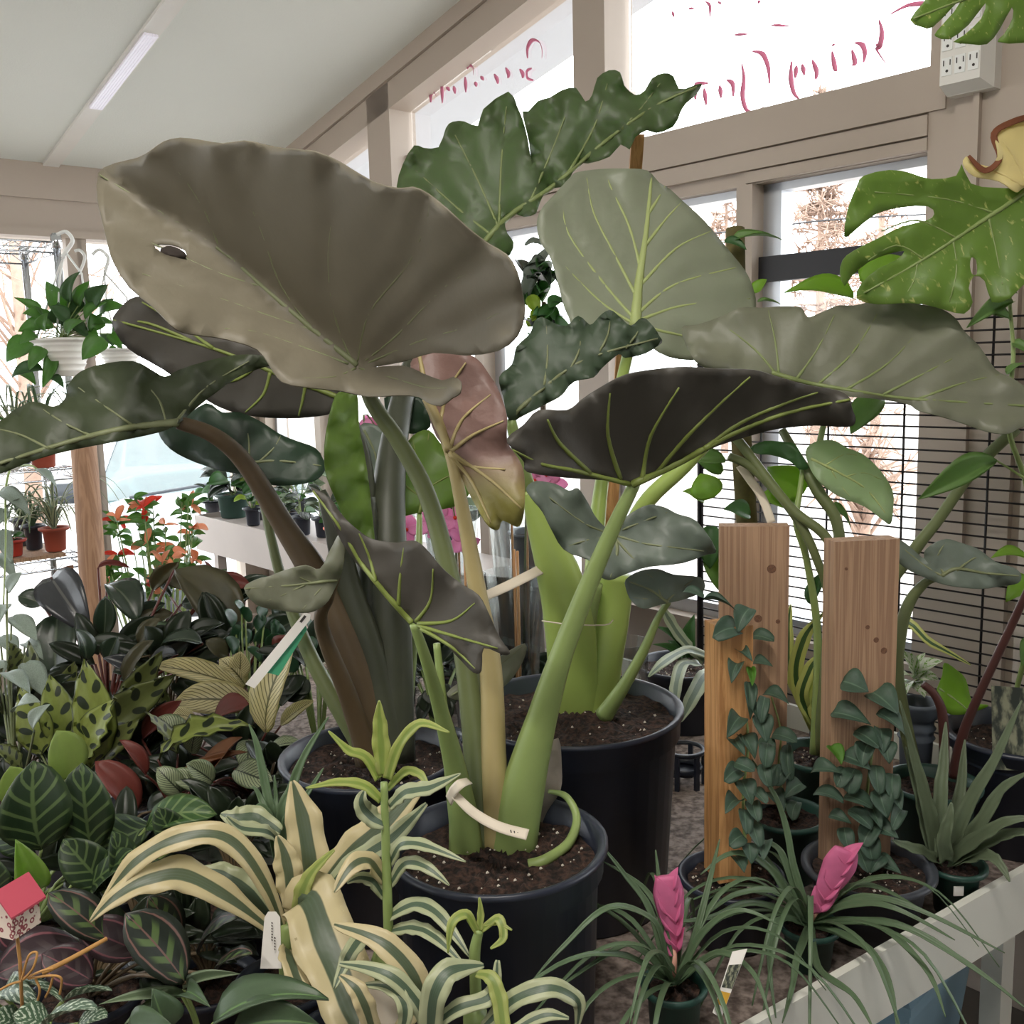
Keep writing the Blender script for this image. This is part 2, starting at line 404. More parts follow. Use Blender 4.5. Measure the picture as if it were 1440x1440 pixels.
# ------------------------------------------------------------------ palette
plain('shop_wall', '#77695d', .7, var=.1, scale=2); plain('taupe', '#b3a699', .55, var=.05, scale=3); plain('taupe_light', '#c6bbb0', .5, var=.05, scale=3)
plain('ceiling_white', '#e4e8e2', .75, var=.04, scale=1.2, bump=.1, bscale=150)
plain('floor_grey', '#6f6a64', .7, var=.2, scale=5); plain('ground_pale', '#b7b0aa', .9, var=.25, scale=.6)
plain('soffit', '#c9ced6', .8, var=.03); plain('seam_dark', '#3a332e', .8); plain('bar_black', '#1c1b20', .5)
plain('alu', '#c3c6cb', .35, .8, var=.08); plain('galv_dull', '#b0a6a0', .45, .0, var=.1, scale=6); plain('galv', '#dcdcd2', .42, .0, var=.1, scale=6, bump=.05, bscale=25)
plain('chrome', '#d5d8dc', .18, 1, var=.05); plain('wire_black', '#1d1a1c', .45, .3)
plain('plastic_white', '#e6e4de', .4, var=.04); plain('plastic_hanger', '#eef0ee', .3, var=.03)
plain('pot_black', '#272c39', .38, var=.25, scale=8, bump=.05, bscale=40); plain('pot_charcoal', '#3a3e46', .45, var=.2)
plain('pot_green', '#27483f', .45, var=.15); plain('pot_terracotta', '#a04a36', .6, var=.12); plain('pot_red', '#b0382c', .5)
plain('pot_grey', '#5d6570', .5, var=.1); plain('pot_orange', '#e0542a', .5)
plain('perlite', '#d8d0c2', .9); plain('bark', '#a58c7c', .9, var=.3, scale=20, bump=.4, bscale=30)
t = NT('soil'); f = t.noise(120, 6); t.link(t.mix(t.ramp(f, .35, .7), lin('#120b08'), lin('#4a342a')), t.b.inputs['Base Color']); t.b.inputs['Roughness'].default_value = .95; t.bump(f, .9, .01)
t = NT('bench_board'); f = t.noise(70, 6); g = t.noise(5, 3); t.link(t.mix(t.ramp(f, .3, .7), lin('#5c4f49'), lin('#a3948b')), t.b.inputs['Base Color']); t.b.inputs['Roughness'].default_value = .85; t.bump(f, .5, .004)
glassmat('glass'); glassmat('cellophane', (.93, .95, .95, 1), .14, .12); glassmat('car_glass', (.35, .45, .45, 1), .2, .05)
plain('car_paint', '#d5d8de', .2, .2, var=.02); plain('car_dark', '#30353a', .5); plain('rubber', '#1b1b1c', .8)
woodmat('stake_wood', '#8e6e57', '#b39274', (80, 80, 1.6)); woodmat('stake_light', '#a87646', '#d09e66', (60, 60, 3)); woodmat('pole_wood', '#8d6a50', '#b08a6c', (40, 40, 2)); woodmat('bamboo', '#a9784a', '#c99866', (50, 50, 4))
leafmat('paint_rose', '#c98a9c', rough=.6, trans=.6, tcol='#d8a0b4'); plain('brick_pale', '#b98d7c', .9, var=.2, scale=2)
t = NT('lens'); t.b.inputs['Base Color'].default_value = lin('#f2eff6'); t.b.inputs['Roughness'].default_value = .25
t.b.inputs['Emission Color'].default_value = lin('#eeeaff'); t.b.inputs['Emission Strength'].default_value = .15

# ------------------------------------------------------------------ room
A0, N0 = -3.2, -3.6
def rc(a, n, h):
    v = DV*a + NV*n; return np.array([v[0], v[1], h])
def prism(P, dz):
    n = len(P); P = np.asarray(P, float); V = list(P)+[p+dz for p in P]
    return V, [tuple(range(n))[::-1], tuple(range(n, 2*n))]+[(i, (i+1) % n, (i+1) % n+n, i+n) for i in range(n)]
up = np.array([0, 0, .1])
struct('floor', prism([rc(A0, N0, -.1), rc(A0, WD, -.1), rc(FA, WD, -.1), rc(FA, N0, -.1)], up), 'floor_grey')
struct('ceiling', prism([rc(A0, N0, ceil_h(A0)), rc(A0, WD, ceil_h(A0)), rc(FA, WD, ceil_h(FA)), rc(FA, N0, ceil_h(FA))], up), 'ceiling_white')
struct('roof_overhang', prism([rc(A0, WD+.12, ceil_h(A0)-.02), rc(A0, WD+.62, ceil_h(A0)-.02), rc(FA+.4, WD+.62, ceil_h(FA+.4)-.02), rc(FA+.4, WD+.12, ceil_h(FA+.4)-.02)], up), 'soffit')
def wtrap(a0, a1, h0, top, e0, e1):      # wall piece whose top follows the ceiling, `top` below it
    P = [wall(a0, h0, e0), wall(a1, h0, e0), wall(a1, ceil_h(a1)-top, e0), wall(a0, ceil_h(a0)-top, e0)]
    return prism(P, NV*(e1-e0))
wl = struct('wall_right', join(wbox(A0, FA, 0, .72, 0, .12), wtrap(.1, 1.15, .72, 0, 0, .12), wtrap(A0, -1.0, .72, 0, 0, .12), wtrap(-1.0, .1, 1.95, 0, 0, .12), wtrap(2.14, 2.27, .72, 0, 0, .12),
            wtrap(3.25, 3.40, .72, 0, 0, .12), wtrap(4.38, FA, .72, 0, 0, .12), wbox(1.15, 4.38, 1.95, 2.13, .012, .12)), 'taupe')
def slope_rail(a0, a1, t0, t1, e0, e1):
    P = [wall(a0, ceil_h(a0)-t0, e0), wall(a1, ceil_h(a1)-t0, e0), wall(a1, ceil_h(a1)-t1, e0), wall(a0, ceil_h(a0)-t1, e0)]
    return prism(P, NV*(e1-e0))
struct('trim_1', slope_rail(1.15, 4.38, .155, .06, 0, .12), 'taupe'); struct('trim_2', slope_rail(A0, FA, .058, 0, -.012, .12), 'taupe')
struct('trim_3', wbox(1.11, 4.38, 2.034, 2.13, -.006, .02), 'taupe'); struct('trim_4', wbox(1.15, 4.38, 1.984, 2.028, -.006, .02), 'taupe')
struct('trim_5', wbox(1.15, 1.64, 1.952, 1.979, -.004, .02), 'taupe')
struct('trim_6', wbox(.93, 1.08, .3, 3.0, -.02, 0), 'taupe'); struct('trim_7', wbox(.60, .90, .3, 3.0, -.035, 0), 'taupe_light')
for k, (a0, a1) in enumerate(((1.15, 2.14), (2.27, 3.25), (3.40, 4.38))):
    w = struct('window_%d' % (k+1), join(wbox(a0, a0+.018, 2.13, 2.40, .07, .115), wbox(a1-.018, a1, 2.13, 2.30, .07, .115), wbox(a0, a1, 2.13, 2.145, .07, .115)), 'taupe_light')
    struct('pane', prism([wall(a0+.015, 2.14, .09), wall(a1-.015, 2.14, .09), wall(a1-.015, ceil_h(a1)-.155, .09), wall(a0+.015, ceil_h(a0)-.155, .09)], NV*.006), 'glass', w)
    am = {0: 1.645, 1: 2.76, 2: 3.9}[k]
    w2 = struct('window_%d' % (k+4), join(wbox(am-.025, am+.025, .72, 1.95, .0, .11), wbox(a0, a1, .72, .76, .0, .13)), 'taupe')
    for j, (b0, b1) in enumerate(((a0, am-.025), (am+.025, a1))):
        struct('pane', wbox(b0, b1, .76, 1.95, .085, .091), 'glass', w2)
        struct('sash_frame', join(wbox(b1-.055 if j == 0 else b1-.02, b1, .76, 1.95, .05, .1), wbox(b0, b0+.012, .76, 1.95, .05, .1), wbox(b0, b1, 1.93, 1.95, .05, .1), wbox(b0, b1, .76, .80, .05, .1)), 'alu', w2)
    if k == 0: struct('meeting_rail', wbox(1.15, 1.62, 1.70, 1.765, .03, .06), 'bar_black', w2)
def nf(x, y):
    R = ray(x, y); return float(NV@(R*(FA/(DV@R))))
wf = struct('wall_far', join(wbox(N0, WD, 2.07, 2.40, 0, .15, farw), wbox(N0, WD, 0, .30, 0, .12, farw), wbox(nf(100, 430), nf(122, 430), .3, 2.07, 0, .1, farw),
            wbox(nf(20, 430)-.8, nf(20, 430)-.7, .3, 2.07, 0, .1, farw), wbox(nf(144, 690)-.02, nf(144, 690)+.02, .3, 2.07, 0, .1, farw), wbox(nf(360, 590), nf(375, 590), .3, 2.07, 0, .1, farw), wbox(WD-.12, WD, .3, 2.07, 0, .1, farw)), 'taupe')
struct('trim_8', wbox(N0, WD, 2.07, 2.10, -.015, 0, farw), 'taupe'); struct('trim_9', wbox(N0, WD, 2.22, 2.40, -.01, 0, farw), 'taupe')
w = struct('window_8', wbox(-.48, -.42, .72, 1.95, 0, .11), 'taupe')  # unseen window, added to brighten the bench rim from the right
for b0, b1 in ((-1.0, -.48), (-.42, .1)): struct('pane', wbox(b0, b1, .72, 1.95, .085, .091), 'glass', w)
w = struct('window_7', wbox(N0, WD, .3, .34, -.03, .1, farw), 'taupe_light'); struct('pane', wbox(N0, WD, .34, 2.07, .05, .056, farw), 'glass', w)
# walls behind and beside the camera, with unseen openings added for fill daylight
def ow(pts): return join(*pts)
struct('wall_left', join(*[prism([rc(a0, N0-.12, h0), rc(a1, N0-.12, h0), rc(a1, N0, h0), rc(a0, N0, h0)], np.array([0, 0, h1-h0])) for a0, a1, h0, h1 in
       ((A0, FA, 0, .9), (A0, FA, 2.3, 4.1), (A0, 2.4, .9, 2.3), (4.0, FA, .9, 2.3))]), 'shop_wall')
struct('wall_back', join(*[prism([rc(A0-.12, n0, h0), rc(A0, n0, h0), rc(A0, n1, h0), rc(A0-.12, n1, h0)], np.array([0, 0, h1-h0])) for n0, n1, h0, h1 in
       ((N0, WD, 0, .8), (N0, WD, 2.6, 4.1), (N0, -2.6, .8, 2.6), (-1.6, WD, .8, 2.6))]), 'shop_wall')
# ceiling strip with a ribbed lens
def onceil(x, y):
    R = ray(x, y); g = lambda t: (CAM+t*R)[2]-ceil_h(float(DV@(CAM+t*R))); lo, hi = .2, 12
    for _ in range(60):
        m = (lo+hi)/2
        if g(m)*g(lo) > 0: lo = m
        else: hi = m
    return CAM+lo*R
ns = float(NV@onceil(152, 122)); nw = abs(float(NV@onceil(262, 0))-float(NV@onceil(230, 0)))/2
def fixture(label, n_, a_lo, a_hi, la, lb, w, name='ceiling_light', power=0, mat='plastic_white'):
    o = thing(name, label, 'light', rc((a_lo+a_hi)/2, n_, ceil_h((a_lo+a_hi)/2)-.02))
    part('housing', prism([rc(a_lo, n_-w, ceil_h(a_lo)-.012), rc(a_lo, n_+w, ceil_h(a_lo)-.012), rc(a_hi, n_+w, ceil_h(a_hi)-.012), rc(a_hi, n_-w, ceil_h(a_hi)-.012)], np.array([0, 0, .012])), mat, o, smooth=False)
    for k in range(5):
        m = n_-w*.75+w*1.5*(k+.5)/5; q = w*.13
        part('lens_rib', prism([rc(la, m-q, ceil_h(la)-.02), rc(la, m+q, ceil_h(la)-.02), rc(lb, m+q, ceil_h(lb)-.02), rc(lb, m-q, ceil_h(lb)-.02)], np.array([0, 0, .012])), 'lens', o, smooth=False)
    if power:
        L = bpy.data.lights.new('added_light', 'AREA'); L.shape = 'RECTANGLE'; L.size = w*2; L.size_y = abs(lb-la); L.energy = power; L.color = (1, .94, .86)
        l = link('added_light', L, o, rc((la+lb)/2, n_, ceil_h((la+lb)/2)-.05)-ORG[o.name]); l.rotation_euler = (math.atan(.214), 0, math.radians(40.8))
    return o
fixture('long slim white strip light along the sloping ceiling', ns, .2, FA, float(DV@onceil(205, 40)), float(DV@onceil(128, 145)), nw)
fixture('ribbed strip light on the ceiling above the bench', .1, -.6, 2.0, -.2, 1.6, .09, power=LAMP)  # this strip and the next are out of view, added for light from above
fixture('ribbed strip light on the ceiling above the aisle', -1.5, -.6, 2.0, -.2, 1.6, .09, power=LAMP)

# ------------------------------------------------------------------ writing on the upper glass (painted on the outside, so it reads backwards)
def strokes(parent, S, wid, mat='paint_rose'):
    L = []
    for s in S:
        P = np.array([onwall(x, y, .088) for x, y in s]); C = cr(P, 5)
        L.append(tube(C, np.array([.3, 1, .8, .3])*wid, 5, flat=.25))
    part('lettering', join(*L), mat, parent)
F1 = [[(1315, 5), (1295, 5), (1275, 8), (1252, 20)], [(1236, 28), (1240, 45), (1237, 65), (1233, 70), (1245, 88)], [(1232, 62), (1240, 66)],   # F
      [(1202, 60), (1212, 63), (1216, 75), (1214, 88)], [(1198, 70), (1202, 88), (1198, 92)], [(1170, 72), (1174, 96), (1177, 100)], [(1171, 62), (1173, 64)],   # a i
      [(1142, 84), (1148, 100), (1147, 112)], [(1128, 90), (1131, 106)], [(1120, 92), (1118, 110)], [(1113, 86), (1112, 110), (1116, 130), (1124, 140)],   # r y
      [(1058, 72), (1072, 76), (1080, 95), (1082, 118)], [(1043, 90), (1046, 110), (1044, 135), (1050, 155), (1062, 155), (1075, 150)],   # G
      [(1022, 112), (1030, 118), (1031, 136)], [(1012, 120), (1014, 138)], [(990, 124), (993, 148)], [(976, 124), (982, 118), (996, 117)], [(976, 124), (978, 140)]]
strokes(bpy.data.objects['window_1'], F1, .0075)
F0 = [[(968, 12), (976, 12)], [(992, 2), (998, 8), (998, 24)], [(1010, 2), (1014, 6)], [(1068, 0), (1066, 5)], [(945, 16), (948, 24)], [(1032, 49), (1052, 48)], [(1084, 35), (1110, 37)]]
strokes(bpy.data.objects['window_1'], F0, .005)
S1 = [[(742, 82), (742, 68), (748, 57), (757, 58), (762, 68), (762, 82)], [(748, 96), (741, 100), (742, 110), (750, 113)], [(731, 97), (735, 104), (735, 110)], [(711, 95), (715, 104), (714, 110)],
      [(695, 104), (699, 112), (700, 118)], [(676, 107), (680, 113)], [(668, 115), (670, 122)], [(654, 108), (655, 130)], [(657, 97), (660, 92), (665, 95), (666, 106)], [(638, 121), (640, 132)],
      [(628, 122), (632, 128)], [(621, 115), (622, 145)], [(606, 144), (606, 134), (610, 130), (614, 136)]]
strokes(bpy.data.objects['window_2'], S1, .0075)

# ------------------------------------------------------------------ outdoors
o = struct('ground_outside', box(-40, 60, -20, 70, -.6, -.38), 'ground_pale')
def tree(x, y, t, h, r, label, seed, mat='bark', dens=170, bare=False):
    g = np.random.default_rng(seed); c = U(x, y, t); c[2] = -.38
    tr = thing('bare_tree' if bare else 'conifer', label, 'tree', c)
    part('trunk', tube([c, c+(0.05, 0, h*.5), c+(0, .05, h)], [r*.06, r*.045, .01], 7), mat, tr)
    L = []
    for i in range(dens):
        k = g.uniform(.12, 1); q = g.uniform(0, 6.28); l = r*(1.05-k)*g.uniform(.5, 1.1) if not bare else r*g.uniform(.4, 1)*(1.2-k)
        b = c+(0, 0, h*k); e = b+np.array([l*math.cos(q), l*math.sin(q), l*(g.uniform(.5, 1.4) if bare else g.uniform(-.35, .1))])
        L.append(tube([b, (b+e)/2+(0, 0, l*.08), e], [.02, .015, .004], 4))
        for j in range(16 if not bare else 3):
            s = b+(e-b)*g.uniform(.3, 1); d = g.normal(0, 1, 3)*(.07*r if not bare else .14*r); L.append(tube([s, s+d*.5, s+d], [.018 if not bare else .008, .012, .003], 3))
    part('branches', join(*L), mat, tr, kind='stuff')
tree(1150, 400, 17, 6.2, 1.7, 'tall brown conifer outside beyond the sliding window', 3)
tree(1235, 400, 23, 8.0, 1.9, 'sparse conifer outside standing behind the tall brown one', 4, dens=120)
tree(1020, 400, 20, 6.0, 1.3, 'slim brown conifer outside seen past the window post', 5, dens=120)
tree(30, 500, 12, 5.0, 2.2, 'bare reddish tree outside beyond the wire shelving', 6, dens=60, bare=True)
tree(1215, 640, 9, 1.1, .9, 'low bare shrub outside behind the black wire grid', 8, dens=50, bare=True)
solo('power_line', tube(cr([U(900, 340, 14), U(1085, 319, 14), U(1200, 307, 14), U(1500, 292, 14)], 5), [.012], 5), 'bar_black', 'thin dark overhead cable outside crossing the conifers', 'cable')
# parked car
cp = U(285, 690, 7.4); cp[2] = -.38
car = thing('parked_car', 'pale silver car parked outside the far window', 'car', cp)
cdv = np.array([.30, -.954, 0]); crt = np.array([.954, .30, 0])        # heading, right-hand axis
def cpt(x, y, z): return cp + cdv*x + crt*y + np.array([0, 0, z])
SEC = [(-3.2, .80, .45, .75), (-3.0, .86, .30, .92), (-1.6, .90, .22, 1.0), (0, .90, .22, 1.02), (.5, .89, .22, .98), (1.0, .86, .24, .92), (1.25, .80, .28, .82), (1.38, .70, .34, .62)]
V = []; F = []
for x, w, z0, z1 in SEC:
    for y, z in ((-w, z0), (-w-.02, (z0+z1)*.55), (-w*.95, z1-.08), (-w*.6, z1), (0, z1+.02), (w*.6, z1), (w*.95, z1-.08), (w+.02, (z0+z1)*.55), (w, z0)): V.append(cpt(x, y, z))
for i in range(len(SEC)-1):
    for k in range(9): F.append((i*9+k, i*9+(k+1) % 9, (i+1)*9+(k+1) % 9, (i+1)*9+k))
F += [tuple(range(9))[::-1], tuple((len(SEC)-1)*9+k for k in range(9))]
part('body', (V, F), 'car_paint', car)
R_ = [(-2.7, .70, 1.0, 1.0), (-2.1, .62, 1.0, 1.42), (-.85, .62, 1.0, 1.45), (0.05, .74, 1.0, 1.02)]
part('roof', (lambda q: (q, [(0, 1, 2, 3), (3, 2, 1, 0)][:1]))([cpt(-2.1, -.6, 1.43), cpt(-2.1, .6, 1.43), cpt(-.85, .6, 1.46), cpt(-.85, -.6, 1.46)]), 'car_paint', car)
part('windshield', thicken([cpt(.1, -.76, 1.0), cpt(.1, .76, 1.0), cpt(-.8, .6, 1.44), cpt(-.8, -.6, 1.44)], [(0, 1, 2, 3)], None, .01)[:2], 'car_glass', car, smooth=False)
part('rear_window', thicken([cpt(-2.8, -.7, 1.0), cpt(-2.8, .7, 1.0), cpt(-2.1, .6, 1.42), cpt(-2.1, -.6, 1.42)], [(0, 1, 2, 3)], None, .01)[:2], 'car_glass', car, smooth=False)
for s in (-1, 1):
    part('side_window', thicken([cpt(.0, s*.77, 1.0), cpt(-2.7, s*.74, 1.0), cpt(-2.1, s*.61, 1.42), cpt(-.85, s*.61, 1.44)], [(0, 1, 2, 3)], None, .01)[:2], 'car_glass', car, smooth=False)
    part('pillar', tube([cpt(.12, s*.78, .99), cpt(-.8, s*.62, 1.45), cpt(-2.1, s*.62, 1.43)], [.045, .04, .04], 6), 'car_paint', car)
    part('door_mirror', obox(cpt(-.05, s*.95, 1.06), cdv*.06, crt*.1, (0, 0, .07)), 'car_dark', car)
    part('headlight', obox(cpt(1.28, s*.6, .62), cdv*.08, crt*.16, (0, 0, .07)), 'plastic_white', car)
    for xx in (.75, -2.3):
        c0 = cpt(xx, s*.82, .33); part('wheel', tube([c0-crt*.1, c0+crt*.1], [.32], 20), 'rubber', car)
part('wiper', tube([cpt(.12, -.5, 1.02), cpt(.02, .1, 1.08)], [.012], 5), 'car_dark', car)
part('grille', obox(cpt(1.36, 0, .5), cdv*.03, crt*.42, (0, 0, .09)), 'car_dark', car)
# ------------------------------------------------------------------ bench
TH = .58
E1 = np.array([.823, .569, 0]); E2 = np.array([-.569, .823, 0]); TB = np.array([.3207, 1.2164, 0])
def tb(u, v, h): q = TB + E1*u + E2*v; return np.array([q[0], q[1], h])
bench = thing('display_bench', 'broad display bench with a speckled top and galvanised rim', 'bench', tb(-.2, .9, 0))
def ue(v): return 1.067-.1075*v          # far end of the bench runs parallel to the window wall
VB = 2.057
part('top', prism([tb(-1.7, .012, TH-.02), tb(ue(0), .012, TH-.02), tb(ue(VB), VB, TH-.02), tb(-1.7, VB, TH-.02)], np.array([0, 0, .02])), 'bench_board', bench, smooth=False)
def rim(*q): return prism([tb(u, v, TH-.05) for u, v in q], np.array([0, 0, .11]))      # raised lip all round
for q in (((-1.7, -.001), (ue(0), -.001), (ue(0), .012), (-1.7, .012)), ((-1.7, VB), (ue(VB), VB), (ue(VB), VB+.012), (-1.7, VB+.012)), ((-1.712, -.001), (-1.7, -.001), (-1.7, VB+.012), (-1.712, VB+.012)), ((ue(0), -.001), (ue(0)+.012, -.001), (ue(VB)+.012, VB+.012), (ue(VB), VB+.012))): part('rim', rim(*q), 'galv', bench, smooth=False)
for u in (-1.6, .75):
    for v in (.1, 1.95): part('leg', obox(tb(u, v, TH/2-.03), E1*.02, E2*.02, (0, 0, TH/2-.03)), 'galv', bench, smooth=False)

# ------------------------------------------------------------------ elephant-ear plants
leafmat('aloc_dark', '#767060', rough=.52, trans=.08, tcol='#4c7a22', spec=.45, var=.18)
leafmat('aloc_under', '#4a4741', rough=.5, trans=.10, tcol='#3c5a1c', spec=.4, var=.12)
leafmat('aloc_grey', '#7d7f6c', rough=.45, trans=.18, tcol='#6f9a3a', spec=.5, var=.15)
leafmat('aloc_pale', '#949a86', rough=.42, trans=.2, tcol='#86ac5a', spec=.5, var=.12)
leafmat('aloc_green', '#5c6a4a', rough=.42, trans=.38, tcol='#6fa034', var=.25)
leafmat('aloc_ruffle', '#40503c', rough=.5, trans=.15, tcol='#4f8a28', var=.15)
leafmat('aloc_olive', '#3b452c', rough=.48, trans=.15, tcol='#47661e', var=.2)
leafmat('aloc_deep', '#243a28', rough=.45, trans=.12, tcol='#2f6a2a', var=.15)
t = NT('aloc_brown'); sx = t.add('ShaderNodeSeparateXYZ'); t.link(t.add('ShaderNodeTexCoord').outputs['Generated'], sx.inputs[0])     # ageing leaf: mauve-brown turning yellow at the tip
t.link(t.mix(t.ramp(t.math('ADD', sx.outputs[2], t.math('MULTIPLY', t.noise(14), .3)), .25, .6), lin('#8a8444'), t.mix(t.noise(6), lin('#6e544c'), lin('#8a6d66'))), t.b.inputs['Base Color'])
t.b.inputs['Roughness'].default_value = .5; t.bump(t.noise(30, 4), .35, .008)
leafmat('aloc_lime', '#6c8640', rough=.45, trans=.42, tcol='#8cae3c', var=.15)
leafmat('aloc_young', '#6c776c', rough=.45, trans=.15, tcol='#5f8f3a', var=.15)
leafmat('dark_patch', '#2a211b', rough=.8, trans=.02)
leafmat('dead_leaf', '#8c8378', rough=.8, trans=.2, var=.2)
plain('vein', '#7c8a55', .5, var=.1); plain('vein_dark', '#79805c', .5, var=.1); plain('vein_pale', '#a5b274', .5, var=.1); plain('vein_lime', '#76843e', .5, var=.1)
plain('stem_green', '#85985a', .42, var=.15, scale=20); plain('stem_pale', '#9cb25c', .42, var=.15, scale=15); plain('stem_tan', '#ab9c6c', .5, var=.12, scale=15)
plain('stem_olive', '#667048', .45, var=.15, scale=20); plain('stem_dark', '#3b3f30', .5, var=.25, scale=25); plain('stem_brown', '#54452f', .55, var=.25, scale=25)
plain('stem_maroon', '#4a2a26', .45, var=.15, scale=20)
plain('label_paper', '#d8cdbb', .6, var=.04); plain('ink', '#3a3632', .7)

def rimpot(xc, yc, hr, r, hp, mat='pot_black', **k):
    c = onz(xc, yc, hr); return np.array([c[0], c[1], hr-hp]), r, hp
# ---- front plant
c1 = onz(699, 1180, .88); c1[2] = TH
p1 = thing('elephant_ear', 'huge-leaved elephant ear with a yellowing stalk in the black pot beside the strap-leaf plants', 'plant', c1)
pot(p1, c1, .137, .30, 'pot_black', .9, fill=.9); perlite(p1, c1, .12, .27, 70)
pleaf(p1, [(138,244),(160,230),(193,222),(213,211),(230,199),(253,194),(283,197),(313,202),(343,198),(370,203),(403,209),(443,213),(480,229),(523,255),(560,265),(580,263),(603,273),(630,295),(657,320),(687,343),(712,358),(727,383),(736,420),(737,445),(727,473),(699,494),(655,500),(608,496),(566,509),(520,517),(566,514),(592,524),(622,535),(637,530),(648,537),(647,553),(636,560),(620,571),(600,566),(588,558),(560,556),(517,558),(480,550),(410,542),(390,531),(378,512),(362,492),(333,481),(300,474),(267,470),(247,463),(230,447),(213,430),(182,404),(160,370),(152,347),(143,307),(137,280)],
      [(503,514),(430,455),(370,404),(310,352),(225,298),(140,246)], 1.36, 'aloc_dark', ga=.01, sl=-.125, sr=-.10, cl=.008, crr=-.01, quilt=.009, ripple=.008, vr=(2.2, .7), mr=(5.5, 1.2), n=2,
      holes=[[(216,345),(240,344),(260,352),(260,363),(240,361),(226,355)]],
      veins=[[(497,512),(470,440),(462,360),(470,280),(462,222)],[(440,465),(395,400),(370,330),(345,270),(325,215)],[(310,352),(290,300),(262,255),(228,214)],[(503,510),(520,440),(575,370),(600,310),(604,280)],[(508,512),(560,470),(630,400),(690,370)],[(510,514),(590,480),(670,455),(730,425)],
             [(440,465),(380,445),(310,420),(200,385)],[(370,404),(310,385),(220,345),(150,318)],[(490,512),(430,490),(350,465),(262,462)],[(505,518),(540,528),(600,545),(632,545)],[(500,518),(470,530),(420,532)]], vmat='vein_dark')
pleaf(p1, [(226,350),(240,346),(259,354),(260,363),(240,361),(228,356)], [(228,352),(258,358)], 1.345, 'dark_patch', rib=False, quilt=0, ripple=.002, grid=6, name='hole_dark', vmat=None)  # dark sheet added in the hole, standing in for darkness seen through it
stem(p1, [(508,516,1.365),(523,565,1.38),(560,620,1.39),(598,690,1.39),(625,780,1.39),(650,900,1.39),(668,1040,1.39),(678,1190,1.39)], [9, 11, 12, 13, 14, 15, 18, 22], 'stem_olive')
pleaf(p1, [(713,617),(737,597),(757,577),(797,577),(817,563),(840,547),(880,527),(930,518),(965,516),(1010,519),(1060,520),(1093,530),(1137,542),(1173,548),(1193,557),(1198,573),(1203,590),(1193,600),(1147,598),(1093,603),(1053,613),(1010,627),(977,643),(943,657),(900,678),(887,683),(847,675),(797,672),(742,664),(737,650),(723,633)],
      [(890,681),(960,648),(1030,610),(1110,580),(1195,562)], 1.27, 'aloc_under', ga=-.01, sl=-.085, sr=.06, cl=.01, quilt=-.005, ripple=.008, vr=(4.2, 1.3), mr=(6, 1.8), vmat='vein_lime',
      veins=[[(886,681),(813,663),(763,653),(722,633)],[(872,673),(855,613),(858,553)],[(903,674),(915,613),(955,545)],[(829,665),(787,623),(770,590)],[(925,662),(965,615),(1010,570),(1055,530)],[(990,632),(1040,595),(1110,565),(1150,552)]])
stem(p1, [(893,680,1.27),(868,730,1.28),(828,822,1.30),(790,920,1.32),(762,1010,1.35),(735,1110,1.37),(718,1200,1.38)], [8, 10, 13, 16, 22, 32, 38], 'stem_green', flat=.8)
pleaf(p1, [(577,512),(597,492),(620,488),(667,502),(690,530),(703,553),(713,587),(713,620),(730,647),(737,667),(738,700),(735,730),(727,741),(707,732),(700,745),(687,740),(670,713),(653,680),(640,647),(613,613),(600,573),(588,540)],
      [(632,633),(615,590),(600,550),(590,500)], 1.33, 'aloc_brown', ga=.02, sl=-.02, sr=-.03, quilt=-.009, ripple=.01, vr=(3.6, 1.2), mr=(7, 3), vmat='stem_tan',
      veins=[[(632,633),(650,590),(690,555)],[(634,635),(665,612),(708,592)],[(632,636),(660,655),(710,660)],[(633,638),(665,680),(690,735)],[(636,638),(690,675),(733,715)],[(618,600),(630,550),(655,510)]])
stem(p1, [(600,560,1.345),(632,634,1.335),(653,730,1.345),(673,840,1.36),(690,940,1.37),(694,1060,1.375),(698,1195,1.38)], [7, 8, 10, 13, 16, 18, 20], 'stem_tan')
pleaf(p1, [(437,687),(452,692),(468,705),(480,723),(500,743),(523,758),(557,763),(580,760),(597,770),(620,797),(647,820),(673,837),(687,863),(703,897),(717,917),(708,921),(680,911),(677,943),(666,946),(647,927),(613,893),(590,878),(577,878),(553,850),(530,823),(500,790),(480,760),(462,722)],
      [(580,876),(545,838),(508,792),(480,745),(440,690)], 1.22, 'aloc_under', ga=.0, sl=.05, sr=-.05, quilt=-.004, ripple=.006, vr=(3.4, 1.1), mr=(5, 1.4), vmat='vein_lime',
      veins=[[(585,874),(605,845),(609,800)],[(560,853),(563,810),(568,770)],[(588,877),(635,873),(668,848)],[(588,880),(640,895),(700,912)],[(528,818),(520,785),(505,750)],[(592,884),(635,910),(668,940)]])
stem(p1, [(582,878,1.22),(600,930,1.25),(620,1000,1.30),(640,1080,1.34),(652,1150,1.36),(655,1200,1.37)], [6, 8, 11, 16, 22, 26], 'stem_green', flat=.8)
stem(p1, [(614,905,1.36),(622,980,1.37),(632,1080,1.38),(645,1200,1.385)], [5, 6, 8, 10], 'stem_green')
pleaf(p1, [(785,1038),(790,1080),(788,1112),(770,1140),(758,1165),(744,1168),(740,1150),(748,1125),(760,1095),(765,1060)], [(786,1115),(775,1085),(783,1045)], 1.44, 'dead_leaf', vmat=None, rib=False, quilt=.0, ripple=.008, grid=9)
stem(p1, [(772,1113,1.43),(796,1120,1.41),(811,1150,1.39),(800,1185,1.36),(768,1209,1.33),(745,1217,1.33)], [3, 5, 6, 7, 8, 9], 'stem_green', name='bent_stalk')
